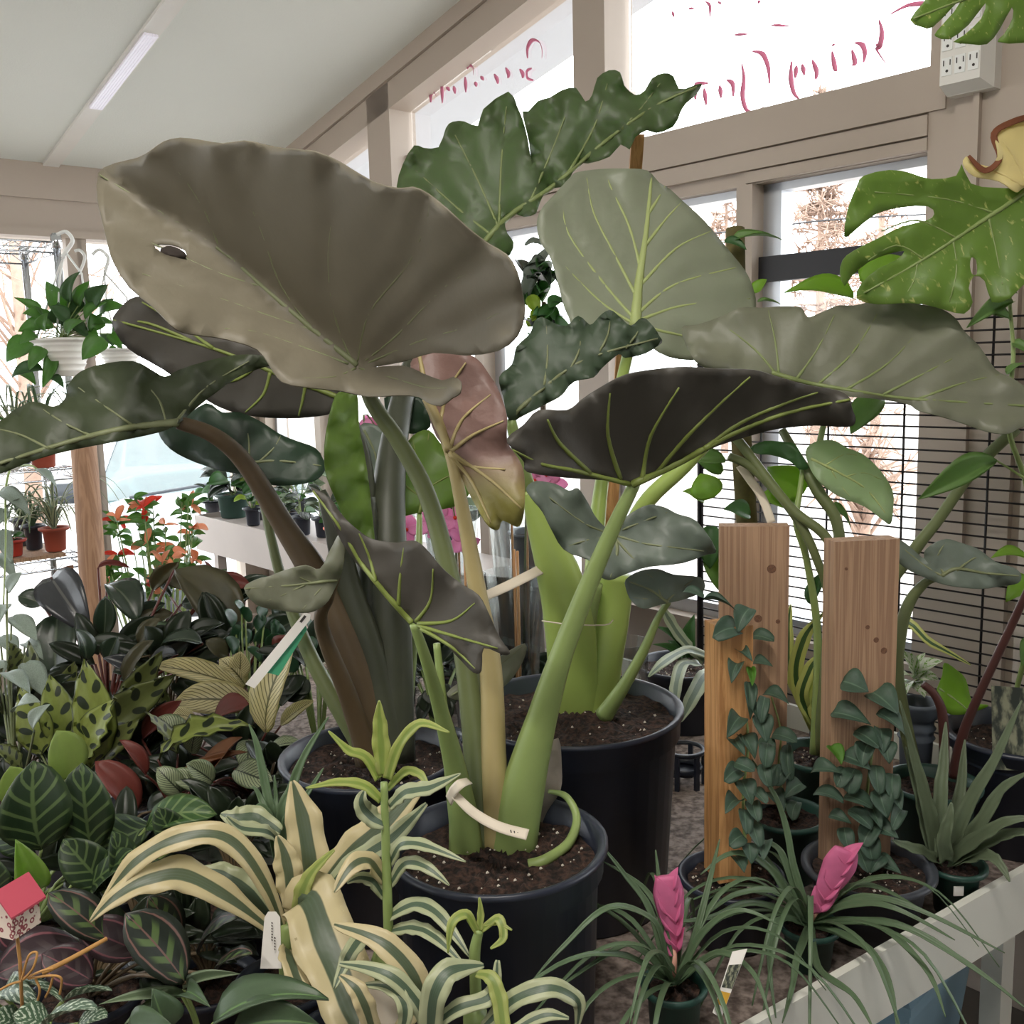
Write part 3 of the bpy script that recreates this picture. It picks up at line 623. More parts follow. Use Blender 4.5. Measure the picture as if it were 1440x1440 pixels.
strap(p1, [(631,1126,1.31),(638,1112,1.295),(648,1102,1.29),(660,1098,1.31)], [16, 16, 14, 12], 'label_paper', fold=0, name='tag_band')
strap(p1, [(640,1118,1.30),(665,1142,1.285),(700,1162,1.27),(742,1174,1.26)], [12, 14, 15, 16], 'label_paper', fold=0, name='price_tag')
# ---- second plant, big pot behind
c2 = onz(803, 992, .92); c2[2] = TH
p2 = thing('elephant_ear', 'elephant ear with thick pale green sheaths in the large black pot beside the stakes', 'plant', c2)
pot(p2, c2, .182, .34, 'pot_black', .88, fill=.92); perlite(p2, c2, .16, .31, 80)
pleaf(p2, [(803,248),(813,242),(843,238),(880,237),(910,240),(927,257),(943,267),(960,283),(990,310),(1023,350),(1047,380),(1058,403),(1063,430),(1050,455),(1010,480),(985,505),(940,502),(905,480),(893,462),(880,480),(840,490),(810,470),(800,447),(793,430),(787,407),(780,380),(773,360),(760,340),(755,313),(762,293),(780,273)],
      [(893,460),(898,400),(908,330),(916,250)], 1.86, 'aloc_pale', ga=.05, sl=-.02, sr=.02, cl=-.01, crr=.012, quilt=.011, ripple=.006, vr=(3, 1), mr=(9, 2), vmat='vein_pale',
      veins=[[(893,450),(850,400),(800,330),(790,280)],[(896,420),(865,360),(835,300),(825,250)],[(901,380),(885,320),(862,270),(850,242)],[(890,455),(845,425),(790,370)],[(898,440),(950,400),(1040,375)],[(902,400),(950,350),(1000,325)],[(908,345),(935,310),(958,285)],[(896,452),(960,430),(1055,420)],[(912,300),(925,280),(935,262)],[(896,458),(950,470),(1000,480)]])
stem(p2, [(893,460,1.87),(880,510,1.9),(860,600,1.9),(846,680,1.88),(838,760,1.86),(832,880,1.84),(826,1010,1.84)], [8, 8, 9, 10, 12, 16, 20], 'stem_pale')
pleaf(p2, [(958,462),(980,457),(1010,447),(1040,433),(1070,433),(1103,431),(1127,433),(1135,446),(1153,440),(1177,430),(1200,430),(1227,423),(1243,416),(1267,418),(1293,428),(1320,433),(1343,447),(1357,467),(1377,487),(1400,520),(1420,530),(1440,543),(1470,572),(1450,596),(1433,602),(1417,610),(1387,607),(1347,593),(1313,583),(1290,577),(1275,568),(1225,560),(1180,556),(1137,545),(1090,527),(1040,530),(993,518),(972,500)],
      [(1085,524),(1130,537),(1190,548),(1270,560),(1360,566),(1465,572)], 1.72, 'aloc_grey', ga=-.015, sl=.03, sr=-.05, cl=.005, quilt=.008, ripple=.008, vr=(2.5, .8), mr=(4, 1.5), vmat='vein',
      veins=[[(1090,525),(1060,490),(1010,452)],[(1095,526),(1090,480),(1080,436)],[(1120,533),(1150,490),(1175,440)],[(1150,541),(1200,495),(1240,430)],[(1190,548),(1250,510),(1310,445)],[(1240,556),(1310,520),(1365,490)],[(1290,562),(1350,540),(1405,527)]])
stem(p2, [(1088,526,1.73),(1030,585,1.76),(960,657,1.78),(905,712,1.8),(865,800,1.8),(835,900,1.82),(818,1010,1.84)], [7, 9, 11, 12, 13, 15, 18], 'stem_pale')
pleaf(p2, [(745,470),(752,452),(763,446),(780,455),(797,458),(813,444),(830,457),(842,446),(857,436),(873,447),(887,458),(903,447),(917,457),(927,472),(930,482),(907,497),(880,503),(870,498),(847,517),(835,530),(807,537),(790,555),(770,567),(740,582),(717,592),(708,560),(702,530),(720,513),(727,487)],
      [(718,588),(765,545),(825,505),(925,476)], 1.66, 'aloc_ruffle', ga=.02, sl=.05, sr=-.05, quilt=.006, ripple=.016, freq=.13, vr=(2.2, .7), mr=(4, 1.2), vmat='vein_dark',
      veins=[[(765,545),(770,500),(768,455)],[(800,522),(815,490),(815,450)],[(840,500),(855,470),(858,440)],[(880,490),(895,470),(902,452)]])
stem(p2, [(718,590,1.67),(735,660,1.70),(752,720,1.74),(772,800,1.77),(790,900,1.8),(800,1010,1.82)], [7, 10, 13, 16, 20, 24], 'stem_green')
stem(p2, [(739,692,1.69),(757,735,1.70),(783,800,1.71),(800,870,1.73),(806,940,1.76),(812,1010,1.80)], [3, 17, 30, 36, 36, 34], 'stem_pale', name='leaf_sheath', flat=.6, sides=14)
stem(p2, [(868,808,1.75),(858,870,1.77),(845,940,1.78),(838,1010,1.8)], [24, 27, 29, 30], 'stem_pale', name='leaf_sheath', flat=.6, sides=14)
stem(p2, [(838,820,1.72),(826,880,1.74),(822,950,1.77),(820,1010,1.8)], [10, 12, 15, 18], 'stem_green')
stem(p2, [(940,847,1.603),(925,870,1.62),(905,915,1.64),(880,960,1.67),(850,1005,1.72)], [4, 5, 7, 9, 14], 'stem_green')
pleaf(p2, [(740,687),(753,677),(780,680),(800,690),(813,687),(827,707),(840,730),(863,750),(873,735),(890,720),(913,710),(933,713),(953,723),(980,733),(1007,773),(993,780),(960,792),(913,797),(880,807),(857,816),(840,807),(827,787),(793,773),(773,740),(763,720),(747,700)],
      [(863,752),(868,775),(858,812)], 1.56, 'aloc_young', ga=-.06, sl=-.01, sr=-.01, quilt=.005, ripple=.012, vr=(2.4, .8), mr=(4, 1.2), vmat='vein_dark',
      veins=[[(863,752),(820,735),(760,690)],[(863,752),(910,765),(990,775)],[(862,750),(900,735),(940,720)],[(860,755),(825,760),(800,768)],[(864,755),(890,785),(905,795)]])
pleaf(p2, [(880,815),(900,803),(925,800),(948,808),(985,812),(990,830),(965,842),(930,850),(905,856),(888,845),(881,830)], [(940,848),(915,830),(885,818)], 1.60, 'aloc_young', sl=-.04, sr=.03, quilt=.006, ripple=.006, vmat='vein_dark', vr=(1.5, .6), mr=(2.5, 1),
      veins=[[(930,842),(905,842),(888,840)],[(930,840),(920,815),(905,805)],[(938,845),(955,830),(975,815)]])
strap(p2, [(683,838,1.64),(718,822,1.66),(762,800,1.70)], [14, 15, 15], 'label_paper', fold=0, name='price_tag')
solo_tie = tube(cr([U(762,873,1.68), U(800,878,1.66), U(850,879,1.68), U(862,872,1.72)], 4), [.0012], 5); part('twine', solo_tie, 'label_paper', p2)
# ---- third plant, dark stalks at the left
c3 = onz(522, 1058, .86); c3[2] = TH
p3 = thing('elephant_ear', 'dark-stalked elephant ear with deep green leaves in the black pot beside the striped calatheas', 'plant', c3)
pot(p3, c3, .145, .28, 'pot_black', .9, fill=.9); perlite(p3, c3, .13, .25, 80)
pleaf(p3, [(558,263),(567,230),(582,205),(595,208),(617,207),(627,180),(637,171),(653,171),(672,177),(680,153),(715,129),(727,150),(735,168),(742,195),(748,231),(752,222),(764,208),(766,214),(755,226),(748,231),(744,200),(738,175),(735,157),(743,157),(757,142),(773,137),(790,127),(810,124),(823,143),(833,133),(840,110),(857,99),(872,102),(878,120),(893,134),(907,127),(917,110),(933,103),(947,107),(955,125),(972,122),(987,118),(978,134),(965,145),(957,157),(947,178),(923,187),(910,183),(893,193),(885,210),(873,203),(857,220),(827,230),(813,230),(800,253),(790,263),(770,267),(760,283),(753,300),(737,305),(720,300),(710,310),(713,328),(722,340),(717,358),(690,370),(640,355),(600,310),(570,285)],
      [(672,352),(715,305),(780,260),(850,200),(920,150),(980,122)], 2.02, 'aloc_green', ga=-.01, sl=.035, sr=-.05, quilt=.010, ripple=.02, freq=.09, vr=(2.4, .8), mr=(5, 1.4), vmat='vein', n=2, grid=11,
      veins=[[(690,330),(640,290),(580,235)],[(700,318),(675,260),(640,190)],[(702,315),(705,230),(712,150)],[(745,285),(775,215),(800,150)],[(800,242),(835,180),(855,115)],[(860,192),(895,160),(930,115)],[(760,275),(770,268),(775,266)]])
stem(p3, [(672,352,2.03),(630,420,2.0),(585,500,1.92),(558,600,1.80),(545,720,1.70),(548,850,1.66),(552,1070,1.64)], [9, 11, 14, 18, 24, 28, 30], 'stem_dark')
pleaf(p3, [(-70,640),(-40,600),(0,592),(20,577),(47,565),(75,572),(92,560),(97,540),(113,523),(140,513),(187,508),(213,520),(232,530),(253,520),(283,510),(327,500),(367,500),(382,512),(360,520),(333,531),(290,562),(267,582),(250,596),(223,608),(167,620),(110,631),(67,641),(33,653),(0,666),(-60,680)],
      [(250,594),(180,602),(110,618),(30,642),(-65,672)], 1.52, 'aloc_olive', ga=-.02, sl=-.03, sr=.05, quilt=.005, ripple=.014, freq=.07, vr=(2.4, .9), mr=(6, 2), vmat='vein_dark',
      veins=[[(235,597),(225,565),(205,540)],[(190,601),(160,580),(110,545)],[(130,614),(90,595),(60,575)],[(70,632),(30,612),(-10,602)],[(250,590),(290,545),(350,508)]])
stem(p3, [(250,594,1.52),(300,612,1.54),(345,652,1.57),(400,740,1.6),(450,820,1.61),(500,940,1.62),(528,1070,1.63)], [9, 11, 13, 16, 22, 27, 30], 'stem_brown')
pleaf(p3, [(158,455),(170,432),(192,417),(225,425),(262,465),(340,478),(420,500),(475,540),(470,578),(433,587),(393,588),(353,585),(320,577),(290,562),(230,520),(180,490)],
      [(480,560),(400,530),(300,490),(160,450)], 1.72, 'aloc_under', ga=0, sl=.03, sr=-.04, quilt=-.004, ripple=.006, vr=(3, 1.2), mr=(4, 1.5), vmat='vein_lime',
      veins=[[(430,540),(425,565),(420,585)],[(380,524),(370,555),(345,580)],[(330,502),(310,540),(290,555)],[(300,490),(250,455),(200,425)],[(270,480),(210,455),(165,450)],[(360,515),(330,535),(280,540)]])
stem(p3, [(480,560,1.73),(510,640,1.71),(520,760,1.68),(530,900,1.66),(540,1070,1.65)], [8, 11, 15, 20, 26], 'stem_dark')
pleaf(p3, [(223,608),(232,590),(257,588),(290,567),(313,580),(337,580),(367,593),(393,610),(417,620),(443,630),(455,647),(456,663),(440,677),(400,683),(375,680),(345,668),(317,663),(277,651),(240,632)],
      [(345,652),(390,648),(452,655)], 1.66, 'aloc_deep', ga=.02, sl=.04, sr=-.04, quilt=.004, ripple=.007, vr=(2, .7), mr=(3, 1), vmat='vein_dark',
      veins=[[(345,652),(300,620),(250,600)],[(350,650),(350,620),(345,588)],[(365,649),(385,630),(395,612)]])
stem(p3, [(345,655,1.665),(368,700,1.66),(382,760,1.66),(398,820,1.66),(440,930,1.65),(520,1070,1.64)], [5, 6, 7, 8, 11, 14], 'stem_olive')
pleaf(p3, [(343,827),(360,815),(380,810),(400,802),(430,795),(450,800),(466,770),(478,750),(485,760),(482,800),(470,830),(457,850),(433,862),(393,858),(360,850)], [(475,815),(420,822),(345,828)], 1.42, 'aloc_grey', sl=.03, sr=-.05, quilt=.006, ripple=.008, vmat='vein_dark', vr=(1.5, .6), mr=(3, 1),
      veins=[[(440,820),(410,808),(390,808)],[(430,822),(395,838),(365,848)],[(460,818),(440,840),(425,858)]])
stem(p3, [(475,812,1.43),(462,840,1.46),(452,880,1.5),(490,980,1.56),(520,1070,1.6)], [4, 8, 10, 14, 18], 'stem_brown')
stem(p3, [(512,700,1.66),(518,780,1.66),(520,860,1.66),(535,1070,1.65)], [16, 18, 20, 24], 'stem_dark')
stem(p3, [(452,690,1.6),(475,760,1.6),(490,830,1.61),(520,930,1.62),(548,1070,1.62)], [6, 16, 20, 26, 28], 'stem_dark', flat=.6)
pleaf(p3, [(472,556),(486,551),(502,553),(505,600),(513,640),(521,700),(527,760),(533,820),(522,806),(500,770),(478,715),(460,672),(456,640),(460,600)], [(500,556),(508,650),(530,818)], 1.62, 'aloc_lime', sl=-.05, sr=-.12, quilt=.003, ripple=.01, freq=.12, vmat=None, rib=False, grid=9)
pleaf(p3, [(530,687),(533,657),(560,640),(580,613),(603,605),(623,628),(655,660),(662,690),(640,712),(593,720),(557,727),(543,710)], [(590,722),(598,670),(603,608)], 1.82, 'aloc_lime', ga=.02, sl=-.02, sr=.02, quilt=.004, vmat='vein_lime', vr=(1.6, .7), mr=(3, 1), veins=[[(592,700),(560,675),(540,660)],[(596,690),(630,670),(655,665)],[(598,665),(585,640),(580,618)]])
stem(p3, [(590,722,1.82),(588,800,1.78),(580,900,1.72),(565,1070,1.66)], [4, 6, 8, 10], 'stem_green')
pleaf(p3, [(505,600),(530,598),(545,612),(548,640),(540,668),(525,678),(510,660)], [(512,605),(528,640),(530,675)], 1.9, 'aloc_young', vmat='vein_dark', vr=(1.5, .6), mr=(2, .8), grid=8)
pleaf(p3, [(540,560),(575,556),(600,565),(605,600),(580,610),(555,600)], [(598,600),(575,580),(545,562)], 1.86, 'aloc_deep', vmat=None, rib=False, grid=9)
pleaf(p3, [(628,975),(660,950),(700,925),(738,905),(735,930),(715,960),(690,975),(650,985)], [(635,978),(690,945),(736,908)], 1.52, 'aloc_grey', sl=-.02, sr=.03, vmat='vein_dark', mr=(2, .8), grid=9)
# ------------------------------------------------------------------ right-hand side of the bench
leafmat('shingle', '#3f5646', rough=.55, trans=.1, tcol='#4f7f3a', var=.25, pat='midrib', col2='#5d7560'); leafmat('shingle_lime', '#5c8a34', rough=.5, trans=.4, tcol='#8cc43a')
leafmat('bromel', '#4f6a4a', rough=.45, trans=.15, tcol='#5f8f3a', var=.2); leafmat('till', '#62795a', rough=.42, trans=.2, tcol='#5f8f2e', var=.25)
leafmat('pine', '#68765c', rough=.5, trans=.12, tcol='#6f8a4a', var=.2)
leafmat('quill', '#e27aa8', rough=.6, trans=.3, tcol='#f09ac0', var=.2, scale=60); plain('quill_base', '#d8a08e', .6)
leafmat('philo', '#6c8c50', rough=.45, trans=.4, tcol='#8ab54a', var=.15); leafmat('philo_lime', '#7ca03c', rough=.45, trans=.5, tcol='#a4cc3e', var=.15)
leafmat('philo_pale', '#a3b890', rough=.45, trans=.4, tcol='#b4cf8a', var=.1); leafmat('philo_dark', '#41663a', rough=.45, trans=.3, tcol='#5f9a3a', var=.15)
leafmat('monstera', '#84a54e', pat='marble', col2='#d5d98a', rough=.4, trans=.5, var=.25); leafmat('cream_leaf', '#efe2a4', rough=.5, trans=.35, var=.08)
leafmat('brown_edge', '#7d4a30', rough=.8, trans=.1); leafmat('snake', '#47603c', pat='stripe', col2='#3c5a3c', col3='#5a7a50', rough=.4, trans=.15)
leafmat('sansev', '#c9cf7a', pat='stripe', col2='#3f5f34', col3='#567a44', rough=.4, trans=.15); leafmat('silver_strap', '#b3bfa5', pat='stripe', col2='#77897a', col3='#8f9f90', rough=.45, trans=.15)
leafmat('varieg', '#dfe4d4', pat='silver', col2='#7fae4e', n=3, rough=.4, trans=.3)
leafmat('moss', '#5d5634', rough=1, trans=0, var=.5, scale=60)
t = NT('tag_print'); tc = t.add('ShaderNodeTexCoord'); f = t.noise(4, 4, vec=tc.outputs['UV']); t.link(t.mix(t.ramp(f, .42, .62), lin('#2c332c'), lin('#8a8c74')), t.b.inputs['Base Color'])
plain('tag_yellow', '#d8a838', .5); plain('tag_white', '#e9e6e0', .45, var=.03)

def wirelen(a0, a1, h, dd, r=.0022):
    p = lambda a: np.array([*(DV*a+NV*dd)[:2], h]); return tube([p(a0), p((a0+a1)/2), p(a1)], [r], 5)
DG = 2.14
def ag(x, y):
    R = ray(x, y); return float(DV@(R*(DG/(NV@R))))
g = thing('wire_grid_panel', 'black wire grid panel standing against the window wall', 'grid panel', np.array([*(DV*1.3+NV*DG)[:2], .6]))
a_l, a_r = ag(985, 660), .75
for k in range(39): part('wire', wirelen(a_r, a_l, .60+k*.0256, DG), 'wire_black', g)
va = [ag(1385, 740), ag(1267, 700)]; dv_ = va[1]-va[0]
for k in range(-1, 5):
    a = va[0]+k*dv_
    if a_r <= a <= a_l:
        b = DV*a+NV*(DG+.004); part('wire', tube([(b[0], b[1], .585), (b[0], b[1], 1.0), (b[0], b[1], 1.59)], [.0028], 5), 'wire_black', g)
b = DV*a_l+NV*DG; part('post', tube([(b[0], b[1], 0), (b[0], b[1], 1.2), (b[0], b[1], 1.62)], [.009], 8), 'wire_black', g)
b = DV*(a_r-.01)+NV*DG; part('post', tube([(b[0], b[1], 0), (b[0], b[1], 1.2), (b[0], b[1], 1.62)], [.009], 8), 'wire_black', g)

ob = thing('outlet_box', 'pale multi-outlet power box on the window frame under the marbled leaf', 'power outlet', wall(1.05, 2.05, -.02))
def obx(a0, a1, h0, h1, e0, e1): return wbox(a0, a1, h0, h1, e0, e1)
part('body', join(obx(.985, 1.085, 2.045, 2.235, -.05, -.02), prism([wall(.985, 2.045, -.05), wall(1.085, 2.045, -.05), wall(1.085, 2.235, -.05), wall(.985, 2.235, -.05)], -NV*.001),
     ([wall(a, h, e) for a, h, e in ((.985, 2.045, -.05), (1.085, 2.045, -.05), (1.085, 2.235, -.05), (.985, 2.235, -.05), (1.0, 2.062, -.085), (1.085, 2.062, -.085), (1.085, 2.22, -.085), (1.0, 2.22, -.085))],
      [(0, 1, 5, 4), (1, 2, 6, 5), (2, 3, 7, 6), (3, 0, 4, 7), (4, 5, 6, 7)])), 'plastic_white', ob, smooth=False)
for j, h in enumerate((2.098, 2.148, 2.198)):
    for a in (1.014, 1.042, 1.070):
        s = part('socket', obx(a-.011, a+.011, h-.018, h+.018, -.0868, -.085), 'plastic_hanger', ob, smooth=False)
        part('slot', obx(a-.0085, a-.0065, h+.002, h+.013, -.0876, -.0866), 'ink', s, smooth=False); part('slot', obx(a+.0055, a+.0075, h+.002, h+.013, -.0876, -.0866), 'ink', s, smooth=False)
        c = wall(a-.001, h-.009, -.0875); part('ground_hole', tube([c, c+NV*.001], [.003], 8), 'ink', s, smooth=False)
part('conduit', obx(1.022, 1.035, 1.0, 2.05, -.035, -.02), 'taupe', ob, smooth=False)

# ---- wooden stakes with climbing shingle plants
def stake(parent, xc, ybot, t, wpx, ytop, dep, rot, mat, name='stake'):
    b = U(xc, ybot, t); R = ray(xc, ytop); top = 1.5 + R[2]*t
    w = wpx*t/FPX/2; c, s = math.cos(rot), math.sin(rot)
    V, F = obox((b[0], b[1]+dep/2, (b[2]+top)/2), np.array([c, s, 0])*w, np.array([-s, c, 0])*dep/2, (0, 0, (top-b[2])/2))
    return part(name, (V, F), mat, parent, smooth=False)
def knots(parent, L, b, rot):
    nn = np.array([-math.sin(rot), math.cos(rot), 0])
    for x, y, r in L:
        k = float((b-CAM)@nn)/float(ray(x, y)@nn); c = U(x, y, k); part('knot', tube([c-nn*.0004, c+nn*.01], [r*.8*k/FPX], 12), 'knot_wood', parent, smooth=False)
woodmat('knot_wood', '#5e4030', '#7a573f', (200, 200, 200))
sh = blade('ovate', 'shingle', .35, .12, cup=.3); sh2 = blade('round', 'shingle', .45, .1, cup=.2); shl = blade('ovate', 'shingle_lime', .4, .5)
def shingles(parent, L, t):
    for q in L:
        x, y, w, h = q[:4]; a = q[4] if len(q) > 4 else random.uniform(-1.2, 1.2)-math.pi/2*0
        dx, dy = math.sin(a)*h*.5, math.cos(a)*h*.5
        m = q[5] if len(q) > 5 else random.choice((sh, sh2))
        pl(parent, m, (x-dx, y-dy, t+random.uniform(-.012, .01)), (x+dx, y+dy, t-.03), w, random.uniform(-.25, .25))
cC = U(1221, 1217, 1.625); cC[2] = TH
kc = thing('climbing_plant', 'shingle plant climbing the wide board stake in the charcoal pot', 'plant', cC, 'climbing plants on wooden stakes')
pot(kc, cC, .094, .108, 'pot_charcoal', .8, lip=.014); perlite(kc, cC, .08, .093, 60)
stake(kc, 1206, 1222, 1.65, 92, 748, .038, .12, 'stake_wood')
knots(kc, [(1220,882,4),(1232,900,5),(1243,915,6),(1190,800,3)], U(1206,1222,1.65), .12)
stem(kc, [(1225,1215,1.62),(1218,1140,1.62),(1226,1060,1.62),(1235,990,1.62),(1208,962,1.62)], [2.5, 2, 1.5], 'stem_green', 'vine')
shingles(kc, [(1203,965,46,40,1.2),(1244,988,48,50,.9),(1197,1010,36,58,1.3),(1254,1018,34,52,.9),(1220,1040,34,44,1),(1248,1058,28,32),(1205,1072,36,44,1.1),(1163,1085,32,42,1.5),(1234,1096,24,40,.1),(1165,1122,32,44,1.3),(1207,1128,34,44,1.2),(1242,1130,32,44,.3),(1256,1106,24,36),(1182,1152,22,34,1.2),(1210,1152,28,44,.9),(1244,1168,32,42,1.1),(1224,1190,30,40),(1214,1210,26,36,.4),(1248,1220,30,40,1.2),(1262,1126,22,28),(1190,1178,24,30),(1232,1148,26,36),(1176,1062,24,30,.5,shl),(1224,1175,28,34),(1198,1098,30,36),(1240,1042,26,36),(1262,1152,20,30),(1217,1062,28,36),(1233,1215,22,30),(1186,1095,24,28)], 1.605)
cB = onz(1106, 1142, .70); cB[2] = TH
kb = thing('climbing_plant', 'shingle plant on the tall back board in a green pot', 'plant', cB, 'climbing plants on wooden stakes')
pot(kb, cB, .064, .12, 'pot_green', .8)
stake(kb, 1060, 1130, 1.83, 92, 731, .04, -.16, 'stake_wood')
knots(kb, [(1085,800,8),(1066,870,7),(1094,874,4)], U(1060,1130,1.83), -.16)
stem(kb, [(1105,1140,1.79),(1095,1080,1.79),(1098,1030,1.79),(1085,980,1.79)], [2, 1.5, 1.2], 'stem_green', 'vine')
shingles(kb, [(1072,898,26,32,1.4),(1072,935,24,28,1.5),(1092,982,30,38,1.2),(1103,1038,28,36,1.3),(1110,1072,18,52,.05),(1094,1126,28,32,.6),(1116,1112,24,32),(1085,1090,26,30),(1100,1092,24,30),(1118,1140,20,26),(1080,1052,24,30)], 1.77)
cA = onz(1028, 1228, .69); cA[2] = TH
ka = thing('climbing_plant', 'shingle plant climbing the narrow light stake in the front black pot', 'plant', cA, 'climbing plants on wooden stakes')
pot(ka, cA, .075, .11, 'pot_black', .8); perlite(ka, cA, .062, .10, 40)
stake(ka, 1028, 1240, 1.56, 49, 868, .054, .24, 'stake_light')
stem(ka, [(1050,1215,1.53),(1045,1120,1.53),(1052,1040,1.53),(1042,950,1.53),(1041,880,1.53)], [2.5, 2, 1.3], 'stem_green', 'vine')
shingles(ka, [(1046,872,30,38,-.5),(1022,891,32,38,-1.4),(1012,850,18,48,1.3),(975,836,20,30,1.3),(1049,922,18,22,.9),(1034,945,22,30,-.4),(1057,952,14,26,.05,shl),(1054,985,20,52,.05),(1073,998,18,36,-.2),(1032,1022,28,34,-.6),(1074,1024,30,42,.2),(1053,1050,30,36,.5),(1078,1062,24,34,-.1),(1030,1090,26,26,-1),(1047,1078,24,30),(1077,1090,20,34,.2),(1050,1114,32,38,.4),(1030,1134,24,26,-.9),(1048,1155,22,34,.1),(1062,1172,24,38,.3),(1036,1182,26,24,-1),(1060,1000,20,30),(1040,1050,22,26),(1062,1140,22,28),(1068,1120,20,26),(1055,1200,26,30),(1040,1215,26,26),(1075,1195,24,28)], 1.515)

# ---- pink quill air plants
def quill_plant(label, px, py, t, quill, leaves, seed, rp=.05, lw=10, dt=.08, qw=1.0):
    t += dt; quill = [(x, y, z+dt) for x, y, z in quill]; leaves = [[(x, y, z+dt) for x, y, z in l] for l in leaves]
    c = U(px, py, t); base = np.array([c[0], c[1], TH])
    o = thing('pink_quill_plant', label, 'plant', base, 'pink quill plants on the bench edge')
    hp = max(c[2]-TH+.004, .05); pot(o, base, rp, hp, 'pot_green', .78, fill=.9, lip=.006)
    L = np.array([U(*q) for q in quill]); part('quill', tube(cr(L, 5), np.array([.005, .012, .018, .021, .015])*qw, 10, flat=.35), 'quill', o)
    for i in range(10):                                      # overlapping bracts on both edges
        k = i/10; p = L[0]*(1-k)+L[-1]*k if len(L) == 2 else cr(L, 10)[int(k*(len(cr(L, 10))-1))]
        d = (L[-1]-L[0])/np.linalg.norm(L[-1]-L[0]); s = RT*(1 if i % 2 else -1)
        place(o, blade('ovate', 'quill', .2, .3), p-d*.012, p+d*.02+s*.016*qw, .017*qw, hint=CAM-p, name='bract')
    part('quill_stalk', tube([c, L[0]], [.004], 6), 'quill_base', o)
    for q in leaves: strap(o, q, [lw, lw*.95, lw*.8, lw*.55, 1.2], 'till', fold=.5)
    g = np.random.default_rng(seed)
    for i in range(16):
        a = g.uniform(0, 6.28); l = g.uniform(.16, .27); e = g.uniform(.35, 1.0); d = np.array([math.cos(a), math.sin(a), 0])
        P = [c, c+d*l*.35+(0, 0, l*.45*e), c+d*l*.75+(0, 0, l*.42*e), c+d*l*1.1+(0, 0, l*(.42*e-.42))]
        W = cr(np.array(P), 5); T = np.gradient(W, axis=0); V = []; uv = []; F = []
        for j in range(len(W)):
            X = np.cross(T[j], (0, 0, 1)); X /= np.linalg.norm(X)+1e-9; w = .0042*(1-(j/len(W))**2)+.0004
            V += [W[j]-X*w+(0, 0, w*.5), W[j], W[j]+X*w+(0, 0, w*.5)]; uv += [(-1, j/len(W)), (0, j/len(W)), (1, j/len(W))]
        for j in range(len(W)-1):
            for k in range(2): F.append((j*3+k, j*3+k+1, j*3+k+4, j*3+k+3))
        l_ = part('leaf', thicken(V, F, np.array(uv), .001), 'till', o); PIV[l_.name] = c.copy()
    return o
q1 = quill_plant('pink quill plant with a narrow upright plume by the printed label', 948, 1385, 1.28, [(948,1330,1.275),(946,1300,1.27),(941,1265,1.265),(938,1232,1.262)],
  [[(940,1375,1.28),(903,1303,1.25),(823,1290,1.2),(760,1350,1.18),(722,1397,1.17)],[(938,1365,1.28),(913,1280,1.29),(880,1235,1.3),(838,1183,1.3)],[(938,1370,1.28),(890,1330,1.25),(850,1345,1.2),(770,1400,1.15)],[(942,1370,1.28),(930,1300,1.3),(900,1250,1.32),(842,1215,1.33)],
   [(955,1375,1.28),(990,1310,1.26),(1040,1280,1.24),(1095,1300,1.22)],[(950,1370,1.28),(925,1340,1.22),(905,1360,1.15),(885,1440,1.1)],[(960,1375,1.28),(985,1290,1.3),(1000,1230,1.32),(1012,1180,1.33)],[(955,1380,1.28),(1010,1340,1.22),(1060,1370,1.17),(1085,1440,1.12)],
   [(948,1372,1.28),(935,1310,1.27),(928,1250,1.27),(922,1195,1.28)],[(938,1380,1.28),(880,1345,1.22),(800,1350,1.15),(700,1415,1.1)]], 21, .04, 12, .07)
q2 = quill_plant('pink quill plant with a broad leaning plume beside the bench rim', 1138, 1300, 1.42, [(1152,1275,1.40),(1163,1250,1.39),(1178,1222,1.385),(1190,1195,1.38)],
  [[(1147,1290,1.42),(1200,1272,1.37),(1260,1278,1.32),(1343,1322,1.28)],[(1150,1290,1.42),(1215,1262,1.38),(1293,1280,1.33),(1413,1340,1.27)],[(1150,1297,1.42),(1260,1300,1.33),(1360,1355,1.27),(1445,1420,1.22)],[(1145,1300,1.42),(1215,1330,1.33),(1250,1380,1.27),(1262,1450,1.22)],
   [(1140,1295,1.42),(1110,1230,1.42),(1075,1140,1.44),(1015,1068,1.46)],[(1135,1295,1.42),(1095,1255,1.38),(1030,1260,1.33),(965,1310,1.28)],[(1130,1295,1.42),(1080,1220,1.4),(1030,1200,1.38),(985,1230,1.36)],[(1132,1300,1.42),(1090,1300,1.34),(1075,1350,1.28),(1085,1440,1.22)],
   [(1140,1300,1.42),(1150,1360,1.32),(1200,1400,1.25),(1230,1450,1.2)],[(1145,1298,1.42),(1230,1300,1.36),(1300,1360,1.28),(1330,1430,1.22)],[(1128,1295,1.42),(1060,1270,1.36),(1000,1290,1.3),(930,1300,1.26)],[(1140,1300,1.42),(1120,1350,1.32),(1110,1400,1.26),(1095,1450,1.22)],
   [(1145,1285,1.42),(1180,1255,1.4),(1225,1245,1.39),(1290,1275,1.37)],[(1130,1290,1.42),(1105,1215,1.43),(1090,1190,1.44),(1060,1180,1.45)]], 22, .042, 13, .11, 1.25)
